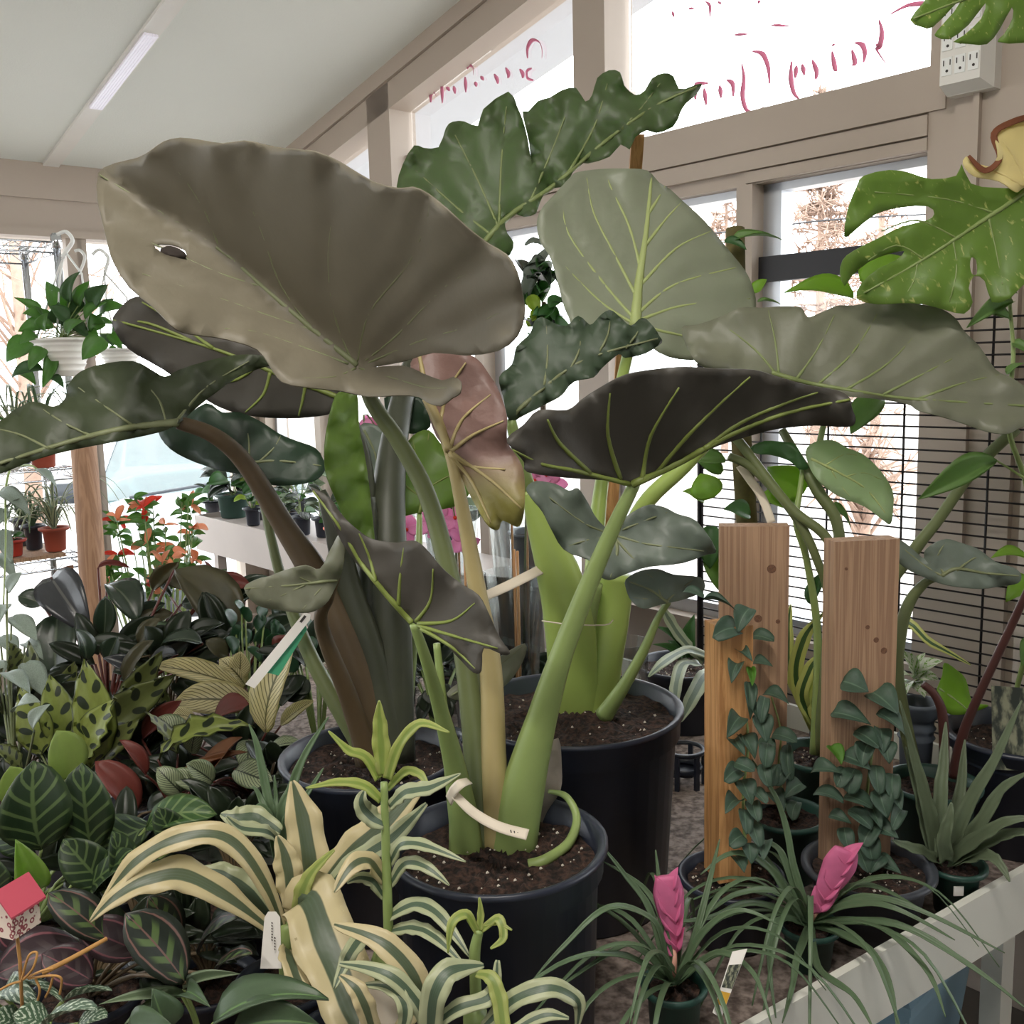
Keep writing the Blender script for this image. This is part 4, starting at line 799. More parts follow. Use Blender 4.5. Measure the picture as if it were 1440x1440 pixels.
# printed plant label in the front quill plant
tg = thing('plant_label', 'white plant label with a printed photo and yellow block leaning among the quill leaves', 'label', U(1005, 1425, 1.22))
A, B_, C_, D_ = U(1002,1424,1.215), U(1014,1432,1.215), U(1051,1334,1.24), U(1030,1338,1.24)
def quad(u0, u1, v0, v1, off, th=.0008):
    f = lambda u, v: (A*(1-u)+B_*u)*(1-v)+(D_*(1-u)+C_*u)*v - FW*off
    return thicken([f(u0, v0), f(u1, v0), f(u1, v1), f(u0, v1)], [(0, 1, 2, 3)], np.array([(0, 0), (1, 0), (1, 1), (0, 1)]), th)
part('card', quad(0, 1, 0, 1, 0), 'tag_white', tg, smooth=False); part('photo_print', quad(.05, .95, .42, .78, .001), 'tag_print', tg, smooth=False); part('colour_block', quad(.05, .95, .16, .36, .001), 'tag_yellow', tg, smooth=False)

# ---- pineapple-like bromeliad in the small green pot
cP = U(1344, 1216, 1.665); cP[2] = TH
bp = thing('bromeliad', 'small spiky grey-green bromeliad in the small green pot', 'plant', cP)
pot(bp, cP, .042, .086, 'pot_green', .76, fill=.88, lip=.01)
part('price_sticker', obox(cP+np.array([-.012, -.0395, .058]), (.008, 0, 0), (0, .001, 0), (0, 0, .008)), 'tag_white', bp, smooth=False)
for q in [[(1318,1207,1.63),(1305,1140,1.6),(1288,1075,1.58),(1265,985,1.57)],[(1325,1205,1.62),(1322,1130,1.62),(1327,1070,1.63),(1330,1015,1.64)],[(1337,1205,1.62),(1358,1140,1.6),(1398,1070,1.57),(1437,985,1.55)],[(1343,1205,1.62),(1375,1165,1.58),(1410,1110,1.55),(1450,1085,1.52)],[(1335,1210,1.62),(1380,1178,1.56),(1420,1155,1.52),(1460,1152,1.5)],[(1335,1212,1.62),(1390,1185,1.57),(1430,1172,1.53),(1470,1172,1.5)],[(1318,1213,1.62),(1295,1200,1.58),(1270,1190,1.55),(1255,1182,1.54)],[(1345,1212,1.62),(1385,1205,1.56),(1405,1215,1.53),(1420,1240,1.51)],[(1315,1205,1.63),(1300,1150,1.62),(1290,1110,1.6),(1273,1050,1.6)],[(1330,1205,1.64),(1345,1150,1.66),(1352,1100,1.67),(1357,1040,1.68)],[(1330,1210,1.6),(1328,1180,1.58),(1335,1150,1.57),(1338,1128,1.57)]]:
    strap(bp, [(x, y, t_+.042) for x, y, t_ in q], [22, 24, 20, 13, 2], 'pine', fold=.55)
# ---- green pot with maroon stalks
cM = onz(1312, 1098, .74); cM[2] = TH
mp = thing('maroon_stalk_plant', 'broad-leaved plant with dark maroon stalks in the wide green pot', 'plant', cM)
pot(mp, cM, .075, .16, 'pot_green', .8)
stem(mp, [(1298,962,1.72),(1315,978,1.72),(1326,1010,1.73),(1328,1090,1.76)], [5, 6, 7, 7], 'stem_maroon')
stem(mp, [(1450,820,1.62),(1420,885,1.66),(1380,970,1.71),(1355,1030,1.75),(1340,1092,1.78)], [5, 5.5, 6, 7, 8], 'stem_maroon')
pleaf(mp, [(1255,757),(1275,765),(1298,785),(1300,775),(1312,765),(1330,758),(1350,763),(1375,772),(1400,790),(1425,798),(1436,808),(1432,820),(1410,824),(1380,828),(1345,825),(1320,820),(1300,812),(1275,800),(1260,785)], [(1325,810),(1345,800),(1385,806),(1433,810)], 1.66, 'aloc_young', sl=.03, sr=-.05, ga=-.01, quilt=.006, ripple=.008, vmat='vein_dark', vr=(2, .8), mr=(3.5, 1), veins=[[(1325,810),(1300,795),(1262,765)],[(1328,808),(1318,785),(1330,762)],[(1345,803),(1370,785),(1390,788)]])
stem(mp, [(1325,811,1.67),(1303,818,1.69),(1280,845,1.71),(1266,890,1.72),(1262,960,1.74),(1290,1095,1.78)], [5, 6, 8, 9, 10, 10], 'stem_olive')
pleaf(mp, [(1316,975),(1325,950),(1328,932),(1345,942),(1358,955),(1366,985),(1375,990),(1390,992),(1372,1000),(1352,1005),(1335,1004),(1322,995)], [(1320,968),(1345,985),(1362,1000)], 1.84, 'philo_lime', vmat='stem_green', mr=(2, 1), ripple=.004, grid=9)
# ---- big black pot at the right with the marbled monstera
cK = onz(1440, 1035, .80)+np.array([.006, .026, 0]); cK[2] = TH
mo = thing('marbled_monstera', 'marbled split-leaf monstera with a cream sector in the broad black pot', 'plant', cK)
pot(mo, cK, .122, .22, 'pot_black', .72, lip=.02); perlite(mo, cK, .1, .19, 50)
pleaf(mo, [(1475,240),(1440,262),(1400,264),(1365,258),(1352,231),(1345,247),(1310,252),(1280,243),(1250,239),(1215,247),(1205,262),(1192,295),(1187,333),(1200,326),(1230,302),(1265,292),(1305,290),(1314,301),(1303,310),(1270,318),(1235,335),(1200,353),(1185,366),(1181,385),(1188,402),(1198,388),(1222,368),(1250,357),(1272,353),(1260,366),(1235,378),(1212,398),(1205,420),(1235,428),(1270,426),(1300,428),(1330,436),(1356,441),(1368,425),(1362,405),(1370,388),(1385,395),(1395,425),(1420,420),(1440,400),(1480,385)],
      [(1480,240),(1430,278),(1360,325),(1290,370),(1215,412)], 1.66, 'monstera', ga=.01, sl=-.02, sr=-.03, quilt=.006, ripple=.006, vmat='stem_green', vr=(2, .8), mr=(5, 1.5), n=2, holes=[[(1366,362),(1373,366),(1374,385),(1367,386),(1364,374)]],
      veins=[[(1400,300),(1330,280),(1230,270)],[(1345,335),(1290,310),(1240,325)],[(1300,365),(1260,345),(1215,370)],[(1390,305),(1400,350),(1410,400)],[(1340,338),(1345,380),(1335,425)],[(1290,370),(1285,395),(1270,420)]])
pleaf(mo, [(1354,230),(1362,220),(1385,238),(1403,220),(1400,190),(1425,172),(1450,165),(1480,180),(1480,242),(1440,264),(1428,270),(1405,255),(1370,248)], [(1440,262),(1400,240),(1360,228)], 1.655, 'cream_leaf', vmat='cream_leaf', vr=(3, 1), mr=(3, 1.2), veins=[[(1445,258),(1425,220),(1405,190)],[(1460,255),(1455,210),(1440,172)]], quilt=.004, name='cream_sector')
strap(mo, [(1362,219,1.65),(1385,240,1.65),(1406,222,1.65),(1398,188,1.65),(1428,170,1.65),(1455,163,1.65)], [4, 9, 8, 9, 10, 8], 'brown_edge', fold=.1, name='dried_edge')
pleaf(mo, [(1280,28),(1297,38),(1312,38),(1338,12),(1352,-2),(1342,16),(1318,43),(1316,51),(1335,55),(1362,35),(1386,4),(1380,26),(1355,50),(1341,59),(1365,62),(1388,62),(1405,42),(1423,10),(1424,26),(1412,48),(1403,59),(1440,60),(1472,40),(1475,-35),(1330,-35),(1300,2)], [(1480,-20),(1400,-15),(1285,26)], 1.52, 'monstera', ga=.0, sl=.02, sr=-.02, quilt=.004, ripple=.003, vmat='stem_green', mr=(4, 1.2), n=2, grid=10)
stem(mo, [(1480,240,1.67),(1530,300,1.72),(1545,500,1.8),(1520,760,1.86),(1470,1040,1.9)], [6, 7, 9, 12, 14], 'stem_green', 'stem'); stem(mo, [(1480,-20,1.53),(1560,150,1.6),(1560,500,1.78),(1500,900,1.86),(1465,1040,1.9)], [5, 6, 8, 10, 12], 'stem_green', 'stem')
part('photo_label', thicken([U(1396,1082,1.78), U(1450,1085,1.78), U(1450,968,1.8), U(1394,964,1.8)], [(0, 1, 2, 3)], np.array([(0, 0), (1, 0), (1, 1), (0, 1)]), .001), 'tag_print', mo, smooth=False)
# ---- trailing philodendron on a moss pole, behind the stakes
cH = onz(1150, 1058, .735); cH[2] = TH
ph = thing('climbing_philodendron', 'green philodendron with heart leaves climbing a mossy pole behind the wide boards', 'plant', cH)
pot(ph, cH, .075, .155, 'pot_green', .78); perlite(ph, cH, .06, .137, 40)
part('moss_pole', tube(cr([U(1075,1060,1.96), U(1048,700,1.98), U(1038,520,2.0), U(1034,322,2.02)], 8), [.021, .021, .02, .019], 12), 'moss', ph)
for q in [([(1018,600,1.86),(1040,622,1.85),(1110,712,1.82),(1165,760,1.8),(1200,850,1.8),(1160,1060,1.9)], [6, 7, 7, 7, 8, 8]), ([(1025,642,1.84),(1060,660,1.84),(1115,720,1.83),(1150,790,1.82),(1165,860,1.84),(1150,1060,1.9)], [6, 6, 7, 6, 7, 8]), ([(1100,605,1.9),(1120,640,1.88),(1150,690,1.86),(1180,752,1.85),(1170,900,1.88),(1150,1060,1.92)], [6, 7, 9, 8, 8, 9]),
          ([(1130,650,1.87),(1125,690,1.86),(1120,735,1.85),(1135,790,1.86),(1150,900,1.88),(1145,1060,1.9)], [3, 4, 5, 5, 6, 7]), ([(1430,602,1.74),(1370,660,1.78),(1320,730,1.82),(1285,775,1.84),(1230,860,1.88),(1160,1060,1.92)], [8, 8, 8, 9, 9, 9]), ([(1160,590,1.9),(1150,640,1.9),(1152,690,1.88)], [4, 5, 5])]:
    stem(ph, q[0], q[1], 'stem_olive' if q[1][0] > 4 else 'stem_green')
stem(ph, [(1425,600,1.74),(1410,570,1.73),(1395,548,1.72)], [6, 5, 4], 'stem_olive')
hv = blade('ovate', 'philo', .3, .25); hl = blade('ovate', 'philo_lime', .3, .25); hp_ = blade('ovate', 'philo_pale', .4, .3); hd = blade('ovate', 'philo_dark', .3, .3)
pleaf(ph, [(1133,635),(1145,622),(1170,619),(1188,628),(1192,630),(1215,640),(1238,662),(1255,690),(1256,715),(1252,737),(1240,730),(1215,712),(1180,698),(1155,680),(1140,660)], [(1140,645),(1180,665),(1220,690),(1252,732)], 1.84, 'philo_pale', sl=.03, sr=-.03, vmat='vein_pale', vr=(1.3, .6), mr=(2.5, 1), veins=[[(1160,655),(1185,640),(1205,640)],[(1190,670),(1215,665),(1240,675)],[(1170,662),(1180,680),(1195,698)]])
pleaf(ph, [(1055,630),(1075,620),(1105,622),(1118,625),(1130,645),(1137,658),(1125,660),(1110,648),(1085,640),(1065,638)], [(1058,632),(1100,632),(1134,655)], 1.85, 'philo_dark', sl=.03, sr=-.03, vmat=None, rib=False, grid=8)
pl(ph, hl, (1122,700,1.9), (1080,655,1.93), 62); pl(ph, hl, (1120,705,1.92), (1065,700,1.93), 44); pl(ph, hd, (1055,725,1.9), (1018,715,1.9), 42); pl(ph, hl, (998,702,1.9), (985,665,1.92), 46); pl(ph, hv, (1165,712,1.9), (1198,742,1.9), 32)
pl(ph, hv, (1240,562,1.92), (1195,608,1.92), 46); pl(ph, hl, (990,705,1.92), (960,690,1.92), 36); pl(ph, hv, (1020,650,1.9), (960,645,1.92), 22); pl(ph, hv, (1015,665,1.95), (975,640,1.95), 20)
pl(ph, hd, (1000,740,1.9), (998,800,1.9), 40); pl(ph, hv, (1000,775,1.92), (1010,830,1.92), 30); pl(ph, hv, (1030,338,1.97), (1100,335,1.95), 22); pl(ph, hd, (1018,340,1.97), (1050,350,1.95), 18); pl(ph, hl, (1060,412,1.97), (1078,392,1.97), 20); pl(ph, hv, (1065,425,1.97), (1100,428,1.95), 12)
pl(ph, hl, (1200,420,1.9), (1105,408,1.88), 46); pl(ph, hl, (1215,400,1.92), (1275,360,1.92), 50); pl(ph, hd, (1140,850,1.9), (1170,800,1.9), 24)
strap(ph, [(1040,655,1.9),(1055,675,1.88),(1072,700,1.87),(1085,735,1.86)], [11, 12, 12, 12], 'label_paper', fold=0, name='price_tag')
# ---- vine at the right edge
cV = np.array([1.0, 1.975, TH])
vn = thing('trailing_vine', 'thin light green vine with small pointed leaves growing up beside the black grid', 'plant', cV)
pot(vn, cV, .045, .14, 'pot_charcoal', .8)
stem(vn, [PX(cV+np.array([0, 0, .12])),(1432,960,2.04),(1462,830,1.93),(1445,690,1.77),(1418,600,1.7),(1425,500,1.7),(1420,420,1.7),(1430,380,1.7)], [4, 4, 4, 3.5, 3, 2.5, 2], 'stem_green', 'stem')
pl(vn, blade('lance', 'philo', .3, .3), (1402,648,1.73), (1292,700,1.70), 30); stem(vn, [(1440,672,1.745),(1418,658,1.74),(1402,648,1.73)], [2, 1.6, 1.3], 'stem_green')
for b, e, w in [((1428,412,1.7),(1395,395,1.68),16),((1425,425,1.7),(1360,458,1.68),18),((1420,450,1.7),(1382,438,1.69),14),((1430,395,1.7),(1455,375,1.69),18),((1425,480,1.7),(1450,500,1.68),16),((1415,525,1.7),(1440,510,1.68),14)]: pl(vn, hv, b, e, w)
pl(vn, hl, (1450,790,1.72), (1395,782,1.7), 40); pl(vn, hl, (1450,815,1.72), (1415,845,1.7), 36); pl(vn, hv, (1460,900,1.8), (1436,935,1.78), 30)

# ---- little caladium in nested grey pots, sansevieria, black pot with silver straps, plant caddy
cG = onz(1290, 985, .825); cG = np.array([cG[0], cG[1], TH])
cl2 = thing('variegated_seedling', 'white-splashed small-leaved plant in tall nested grey pots', 'plant', cG); pot(cl2, cG, .036, .245, 'pot_grey', .7, ribs=(.7, .78), lip=.008)
for b, e, w in [tuple((p[0], p[1], p[2]+.1) if isinstance(p, tuple) else p for p in q_) for q_ in [((1285,950,1.93),(1270,915,1.9),20),((1288,952,1.93),(1325,928,1.9),26),((1290,955,1.92),(1320,955,1.88),24),((1285,955,1.92),(1262,950,1.88),24),((1290,958,1.92),(1300,980,1.87),24),((1285,958,1.92),(1272,978,1.87),22),((1288,950,1.94),(1300,918,1.93),22)]]: pl(cl2, blade('ovate', 'varieg', .3, .2), b, e, w)
cS = onz(1172, 1005, .73); cS[2] = TH
sn = thing('snake_plant', 'yellow-edged sword-leaved snake plant between the two wide boards', 'plant', cS); pot(sn, cS, .055, .15, 'pot_black', .8)
for q, w in [([(1150,1030,2.0),(1120,960,1.98),(1130,900,1.97),(1158,862,1.96)], 20), ([(1155,1030,2.0),(1128,985,1.96),(1140,940,1.95),(1160,915,1.94)], 18), ([(1150,1030,2.02),(1112,950,2.02),(1108,890,2.02),(1112,850,2.02)], 16), ([(1165,1030,2.0),(1255,880,1.94),(1310,905,1.9),(1365,935,1.87)], 12), ([(1160,1035,2.0),(1145,1000,1.97),(1150,960,1.96),(1165,930,1.96)], 18)]: strap(sn, q, [w, w*1.1, w, 2], 'sansev', fold=.3)
cW = onz(962, 932, .74); cW[2] = TH
sv = thing('silver_strap_plant', 'silvery strap-leaved plant in the black pot behind the narrow stake', 'plant', cW); pot(sv, cW, .115, .16, 'pot_black', .85); perlite(sv, cW, .09, .14, 60)
for q, w in [([(1000,925,2.05),(965,915,2.0),(930,935,1.9),(912,952,1.86)], 15), ([(1010,945,2.2),(992,950,2.1),(972,985,2.02),(958,1015,1.99)], 22), ([(990,930,2.05),(960,900,2.05),(940,870,2.04),(930,850,2.03)], 16), ([(985,935,2.05),(960,935,1.95),(950,970,1.86),(952,1000,1.82)], 18)]: strap(sv, q, [w*.8, w, w, 2], 'silver_strap', fold=.25)
for b, e, w in [((965,925,2.08),(925,880,2.05),30),((970,925,2.08),(975,865,2.05),28),((960,925,2.1),(940,900,2.1),26),((955,930,2.05),(920,905,2.0),20)]: pl(sv, hd, b, e, w)
cc = onz(962, 1078, .62); cc[2] = TH
cy = thing('plant_caddy', 'low black plastic plant stand with open ribs beside the large black pot', 'plant stand', cc)
part('ring', lathe(cc, [(.040, .075), (.046, .075), (.048, .082), (.04, .084), (.038, .078)], 28, cap0=False), 'pot_black', cy); part('tray', lathe(cc, [(.034, .03), (.038, .03), (.040, .045), (.036, .045), (.034, .034)], 28), 'pot_black', cy)
for k in range(6):
    q = k*math.pi/3; d = np.array([math.cos(q), math.sin(q), 0]); part('leg', obox(cc+d*.042+np.array([0, 0, .04]), d*.004, np.cross(d, (0, 0, 1))*.005, (0, 0, .04)), 'pot_black', cy, smooth=False)
# blue bin and wire under the bench edge
bb = tb(.62, .30, 0); bn = thing('storage_bin', 'light blue plastic bin on the floor under the bench', 'bin', bb)
part('body', lathe(bb, [(.17, 0), (.22, .36), (.235, .36), (.235, .375), (.21, .375), (.165, .02)], 4), 'bin_blue' if 'bin_blue' in MATS else (plain('bin_blue', '#86a9bd', .4) and 'bin_blue'), bn, smooth=False); part('lid', lathe(bb, [(.24, .376), (.24, .39), (.23, .395), (.0, .396)], 4), 'bin_blue', bn, smooth=False)
# ------------------------------------------------------------------ foliage massed on the left half of the bench
leafmat('rattle', '#8b984e', 'rattle', '#2c3824', rough=.3, trans=.22, n=7); leafmat('rattle_dim', '#6a7242', 'rattle', '#262d20', rough=.3, trans=.18, n=7)
leafmat('star', '#e6dcae', 'lines', '#4a4834', '#ded49e', rough=.4, trans=.3, tcol='#e0d890', n=11, var=.08); leafmat('star_grey', '#8f9a78', 'lines', '#2a3326', '#6a7a58', rough=.4, trans=.15, n=12)
leafmat('zebra', '#22361f', 'herring', '#566b40', '#35482a', rough=.45, trans=.15, n=6, var=.15); leafmat('zebra_pale', '#8fa25c', rough=.45, trans=.35, tcol='#a4c04a', var=.12); leafmat('zebra_lime', '#6e863e', rough=.4, trans=.4, tcol='#9ac83a')
leafmat('zebra_mid', '#3a5a2c', 'herring', '#6c8450', '#4a6038', rough=.45, trans=.2, n=6); leafmat('red_under', '#6e342c', rough=.5, trans=.2, tcol='#9a3a24', var=.2); leafmat('brown_under', '#6a4428', rough=.5, trans=.25, tcol='#a0602a', var=.2)
leafmat('medal', '#242c24', 'medal', '#566b3f', '#74564f', rough=.4, trans=.1, n=4); leafmat('medal_purple', '#35262b', 'medal', '#463a3c', '#7a4a52', rough=.4, trans=.1, n=4)
leafmat('silver_pilea', '#456046', 'silver', '#c2cfbb', n=6, rough=.4, trans=.15, var=.15); leafmat('plain_green', '#485c42', rough=.4, trans=.15, tcol='#5f8f3a', var=.18, pat='midrib', col2='#6a8a58')
leafmat('grey_green', '#75866a', rough=.5, trans=.15, tcol='#86a05a', var=.15, pat='midrib', col2='#96a586')
leafmat('dark_philo', '#33363a', rough=.22, trans=.05, tcol='#5a3a20', var=.2, spec=.7, pat='midrib', col2='#5a5a58'); leafmat('dark_green', '#2c3a2c', rough=.25, trans=.1, tcol='#3f6a2a', var=.2, spec=.6, pat='midrib', col2='#54604c')
leafmat('brown_green', '#4c4a34', rough=.4, trans=.2, tcol='#8a6a2a', var=.3); leafmat('scinda', '#869488', rough=.55, trans=.12, var=.4, scale=26)
leafmat('drac', '#cdc098', 'stripe', '#4e5e4a', '#5f6f5c', rough=.4, trans=.25, tcol='#d9cf8a', var=.06); leafmat('drac_grey', '#aab08c', 'stripe', '#4c5e4a', '#5c6f5a', rough=.42, trans=.15, var=.06)
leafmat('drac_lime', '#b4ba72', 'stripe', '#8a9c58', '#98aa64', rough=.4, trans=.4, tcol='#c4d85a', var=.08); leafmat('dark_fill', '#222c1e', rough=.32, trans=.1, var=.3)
leafmat('fern_round', '#2e5038', rough=.3, trans=.2, tcol='#4f8f3a', spec=.6, var=.15)
plain('stem_red', '#5a2a22', .4, var=.2)
K = dict(rat=lambda: blade('lance', 'rattle', .3, .15, wave=.04), ratd=lambda: blade('lance', 'rattle_dim', .3, .15, wave=.04), star=lambda: blade('ell', 'star', .35, .2, wave=.008), starg=lambda: blade('ell', 'star_grey', .4, .2),
         zeb=lambda: blade('ell', 'zebra', .25, .12, cup=.15), zebp=lambda: blade('ell', 'zebra_pale', .3, .2), zebl=lambda: blade('ovate', 'zebra_lime', .5, .7), zebm=lambda: blade('ell', 'zebra_mid', .3, .2, wave=.006),
         red=lambda: blade('ell', 'red_under', .3, .3), brn=lambda: blade('ell', 'brown_under', .3, .3), med=lambda: blade('ell', 'medal', .3, .15, wave=.01), medp=lambda: blade('ell', 'medal_purple', .3, .2),
         pil=lambda: blade('ell', 'silver_pilea', .4, .2, wave=.01), grn=lambda: blade('ovate', 'plain_green', .3, .2), gg=lambda: blade('lance', 'grey_green', .4, .35), dp=lambda: blade('ovate', 'dark_philo', .3, .35), dg=lambda: blade('ell', 'dark_green', .35, .3),
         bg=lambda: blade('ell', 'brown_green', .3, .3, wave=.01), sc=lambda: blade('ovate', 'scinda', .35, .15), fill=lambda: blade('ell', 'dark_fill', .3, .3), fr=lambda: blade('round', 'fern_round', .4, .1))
MOVE = {(110, 1120): (-.828, 1.753), (262, 1120): (-.638, 1.771), (335, 1090): (-.531, 1.881), (75, 1255): (-.742, 1.427), (190, 1360): (-.589, 1.256), (70, 1455): (-.589, 1.112), (150, 960): (-.961, 2.272),
        (15, 1010): (-.974, 1.85), (350, 935): (-.563, 2.034), (440, 960): (-.42, 2.028), (330, 1200): (-.451, 1.477), (280, 1340): (-.442, 1.303), (190, 1090): (-.736, 1.877), (30, 1060): (-1.023, 1.986),
        (388, 1100): (-.458, 1.683), (230, 960): (-.805, 2.222), (170, 1240): (-.583, 1.421)}          # pots stand side by side
def plant(name, label, crown, leaves, pmat='stem_olive', rp=.06, hp=.1, potm='pot_black', t=None, pr=.0022, h=.78, grp=None, fills=0, fr=70, fk='fill', cat='plant'):
    """crown = picture point of the crown; leaves = (bx,by,tx,ty,width px,kind[,depth shift])"""
    x, y = crown; t = t or TF(y, TH+hp+.02); c = U(x, y, t); base = np.array([c[0], c[1], TH]); mv = MOVE.get(crown); base = base if mv is None else np.array([mv[0], mv[1], TH]); o = thing(name, label, cat, base, grp)
    pot(o, base, rp, hp, potm, .78, n=28); cr_ = base+np.array([0, 0, hp*.88])
    for q in leaves:
        bx, by, tx, ty, w, k = q[:6]; ds = q[6] if len(q) > 6 else 0
        tb_ = min(TF(by, h), t+.22)+ds; tt_ = tb_-.02 if ty < by+10 else tb_-.06
        B = U(bx, by, tb_); pl(o, K[k](), (bx, by, tb_), (tx, ty, tt_), w)
        petiole(o, cr_, B, [pr*1.3, pr], pmat)
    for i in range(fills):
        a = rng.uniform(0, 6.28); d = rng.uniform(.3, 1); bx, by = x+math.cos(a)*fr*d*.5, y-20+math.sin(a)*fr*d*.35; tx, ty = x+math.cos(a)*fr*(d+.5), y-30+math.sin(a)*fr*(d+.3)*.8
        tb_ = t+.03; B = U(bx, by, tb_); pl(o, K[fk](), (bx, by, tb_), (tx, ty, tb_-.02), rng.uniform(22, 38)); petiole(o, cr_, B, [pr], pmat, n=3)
    return o
G1 = 'calatheas massed on the bench'
plant('rattlesnake_calathea', 'wavy yellow-green calathea with dark oval blotches beside the silver vine', (110, 1120), [(128,1080,120,928,56,'rat'),(98,1050,70,950,52,'rat',-.03),(58,1062,2,978,52,'rat',-.02),(118,1068,158,984,50,'rat',-.06),(140,1040,245,948,44,'ratd',-.02),(165,1015,228,915,38,'ratd'),(10,1000,42,908,40,'ratd',-.03),(40,1000,15,905,38,'ratd'),(85,1000,105,930,34,'ratd',.05),(145,1075,195,1010,30,'ratd'),(30,1080,5,1030,36,'ratd'),(175,960,215,900,30,'bg'),(20,950,-12,900,34,'ratd')], 'stem_olive', .07, .11, fills=16, fr=90, grp=G1)
plant('rattlesnake_calathea', 'narrow wavy dark-blotched calathea behind the cream-striped calathea', (262, 1120), [(222,1068,352,1016,30,'rat'),(250,1060,205,1000,28,'ratd'),(240,1000,180,930,26,'ratd'),(200,1040,255,985,24,'red'),(285,1100,326,1034,42,'brn',-.02),(300,1020,350,990,50,'red',.02),(205,1090,170,1040,26,'red'),(250,1095,340,1055,18,'brn')], 'stem_red', .06, .1, fills=12, fr=70, grp=G1)
plant('striped_calathea', 'cream calathea with fine dark stripes under the green and white label', (335, 1090), [(374,1030,408,914,64,'star',-.05),(362,992,246,985,50,'star',-.03),(342,968,218,938,34,'star'),(345,965,310,926,36,'star',.05),(334,955,338,916,30,'star',.05),(276,1012,232,1004,24,'star'),(262,1042,224,1008,38,'starg',-.02),(330,1082,392,1102,40,'starg',-.03),(300,1100,262,1062,36,'starg',-.02),(285,1110,240,1085,30,'starg'),(395,1020,440,985,22,'star'),(350,1040,345,1085,34,'starg',-.04),(270,1060,285,1010,30,'starg'),(375,1060,425,1045,26,'starg'),(255,1115,222,1080,36,'starg'),(385,1000,398,960,24,'dp',.06)], 'stem_red', .07, .11, fills=14, fr=80, grp=G1)
plant('velvet_calathea', 'velvety dark calathea with upright pale-veined oval leaves above the birdhouse pick', (75, 1255), [(58,1195,48,1072,98,'zeb',-.08),(128,1200,116,1074,70,'zeb',-.03),(100,1095,80,1028,62,'zebp',0),(20,1130,14,1078,50,'zebp',-.02),(192,1142,136,1070,46,'red',-.02),(48,1250,22,1182,52,'zebl',-.12),(205,1165,302,1142,50,'zebm',-.04),(215,1160,108,1212,54,'zeb',-.03),(150,1250,90,1180,60,'zeb'),(180,1245,160,1170,52,'zeb'),(230,1210,175,1250,50,'zeb',-.02),(120,1255,190,1200,56,'zeb'),(250,1190,222,1135,40,'zeb'),(30,1200,-15,1160,50,'zeb'),(0,1260,-20,1200,50,'zeb')], 'stem_green', .075, .11, fills=16, fr=100, grp=G1)
plant('painted_calathea', 'dark painted calathea with a feathered green centre and pinkish ring lines', (190, 1360), [(260,1382,178,1284,78,'med',-.06),(152,1322,70,1254,52,'med',-.04),(112,1326,-5,1372,72,'medp',-.03),(200,1340,110,1300,60,'medp'),(250,1330,210,1260,56,'med',.02),(280,1340,330,1290,60,'med',.03),(300,1370,352,1340,52,'med',.02),(130,1380,60,1340,60,'medp'),(40,1330,0,1290,56,'medp')], 'stem_brown', .07, .1, fills=14, fr=100, grp=G1)
plant('silver_pilea', 'small silver-splashed plant with quilted leaves below the birdhouse pick', (70, 1455), [(5,1400,45,1412,34,'pil',-.02),(-5,1412,48,1395,30,'pil'),(25,1386,85,1405,26,'pil',-.04),(88,1408,157,1392,34,'pil',-.04),(60,1445,134,1418,52,'pil',-.08),(70,1440,20,1425,44,'pil',-.06),(30,1440,-15,1430,36,'pil'),(110,1440,150,1430,34,'pil')], 'stem_green', .05, .1, t=1.24, h=.76)
pg = plant('broad_leaf_seedling', 'smooth broad green leaf plant in front of the striped dracaena', (290, 1470), [(300,1440,458,1398,74,'grn',-.1),(235,1445,215,1392,60,'grn',-.06),(262,1400,140,1412,22,'gg',-.05),(258,1392,335,1368,16,'gg',-.05),(262,1398,292,1412,30,'grn',-.06),(255,1398,175,1440,22,'gg',-.05),(330,1450,450,1440,60,'grn',-.1),(180,1450,240,1440,60,'grn',-.08)], 'stem_green', .05, .1, t=1.2, h=.76)
plant('burgundy_philodendron', 'dark glossy philodendron with maroon stalks beneath the wooden pole', (150, 960), [(72,812,128,892,66,'dp',-.05),(150,822,196,870,44,'dg'),(146,895,148,838,30,'dg',-.05),(82,862,78,958,66,'dg',-.08),(245,802,336,906,60,'bg',-.02),(300,826,352,822,28,'red',.05),(302,828,288,788,10,'red',.05),(138,799,182,797,9,'red'),(242,862,172,892,36,'bg'),(285,905,225,905,40,'dg',-.03),(92,822,102,795,22,'brn',.05),(120,930,108,885,34,'dg'),(150,930,165,895,30,'dg'),(190,870,232,848,20,'dg'),(215,880,262,905,22,'grn'),(250,920,205,935,26,'dp'),(190,940,145,925,26,'dp',-.02),(280,930,240,955,24,'dp'),(60,850,25,838,30,'dg'),(215,830,250,790,20,'bg',.05),(255,850,300,840,26,'dg',.04),(195,905,225,870,26,'bg')], 'stem_red', .08, .12, t=2.35, h=.86, pr=.0035, fills=22, fr=110)
plant('burgundy_philodendron', 'second dark philodendron with green and brown leaves near the galvanised far bench', (330, 950), [(330,850,380,812,34,'dg'),(345,840,300,812,34,'bg'),(320,880,290,840,30,'dg'),(370,900,420,870,40,'dg'),(390,930,440,905,44,'red',.02),(320,925,290,900,28,'bg'),(385,945,418,925,36,'dg'),(400,880,385,835,34,'dg'),(265,830,215,800,26,'bg'),(280,835,318,800,26,'grn'),(240,840,205,812,22,'dg')], 'stem_red', .08, .12, t=2.45, h=.84, pr=.003, fills=18, fr=90)
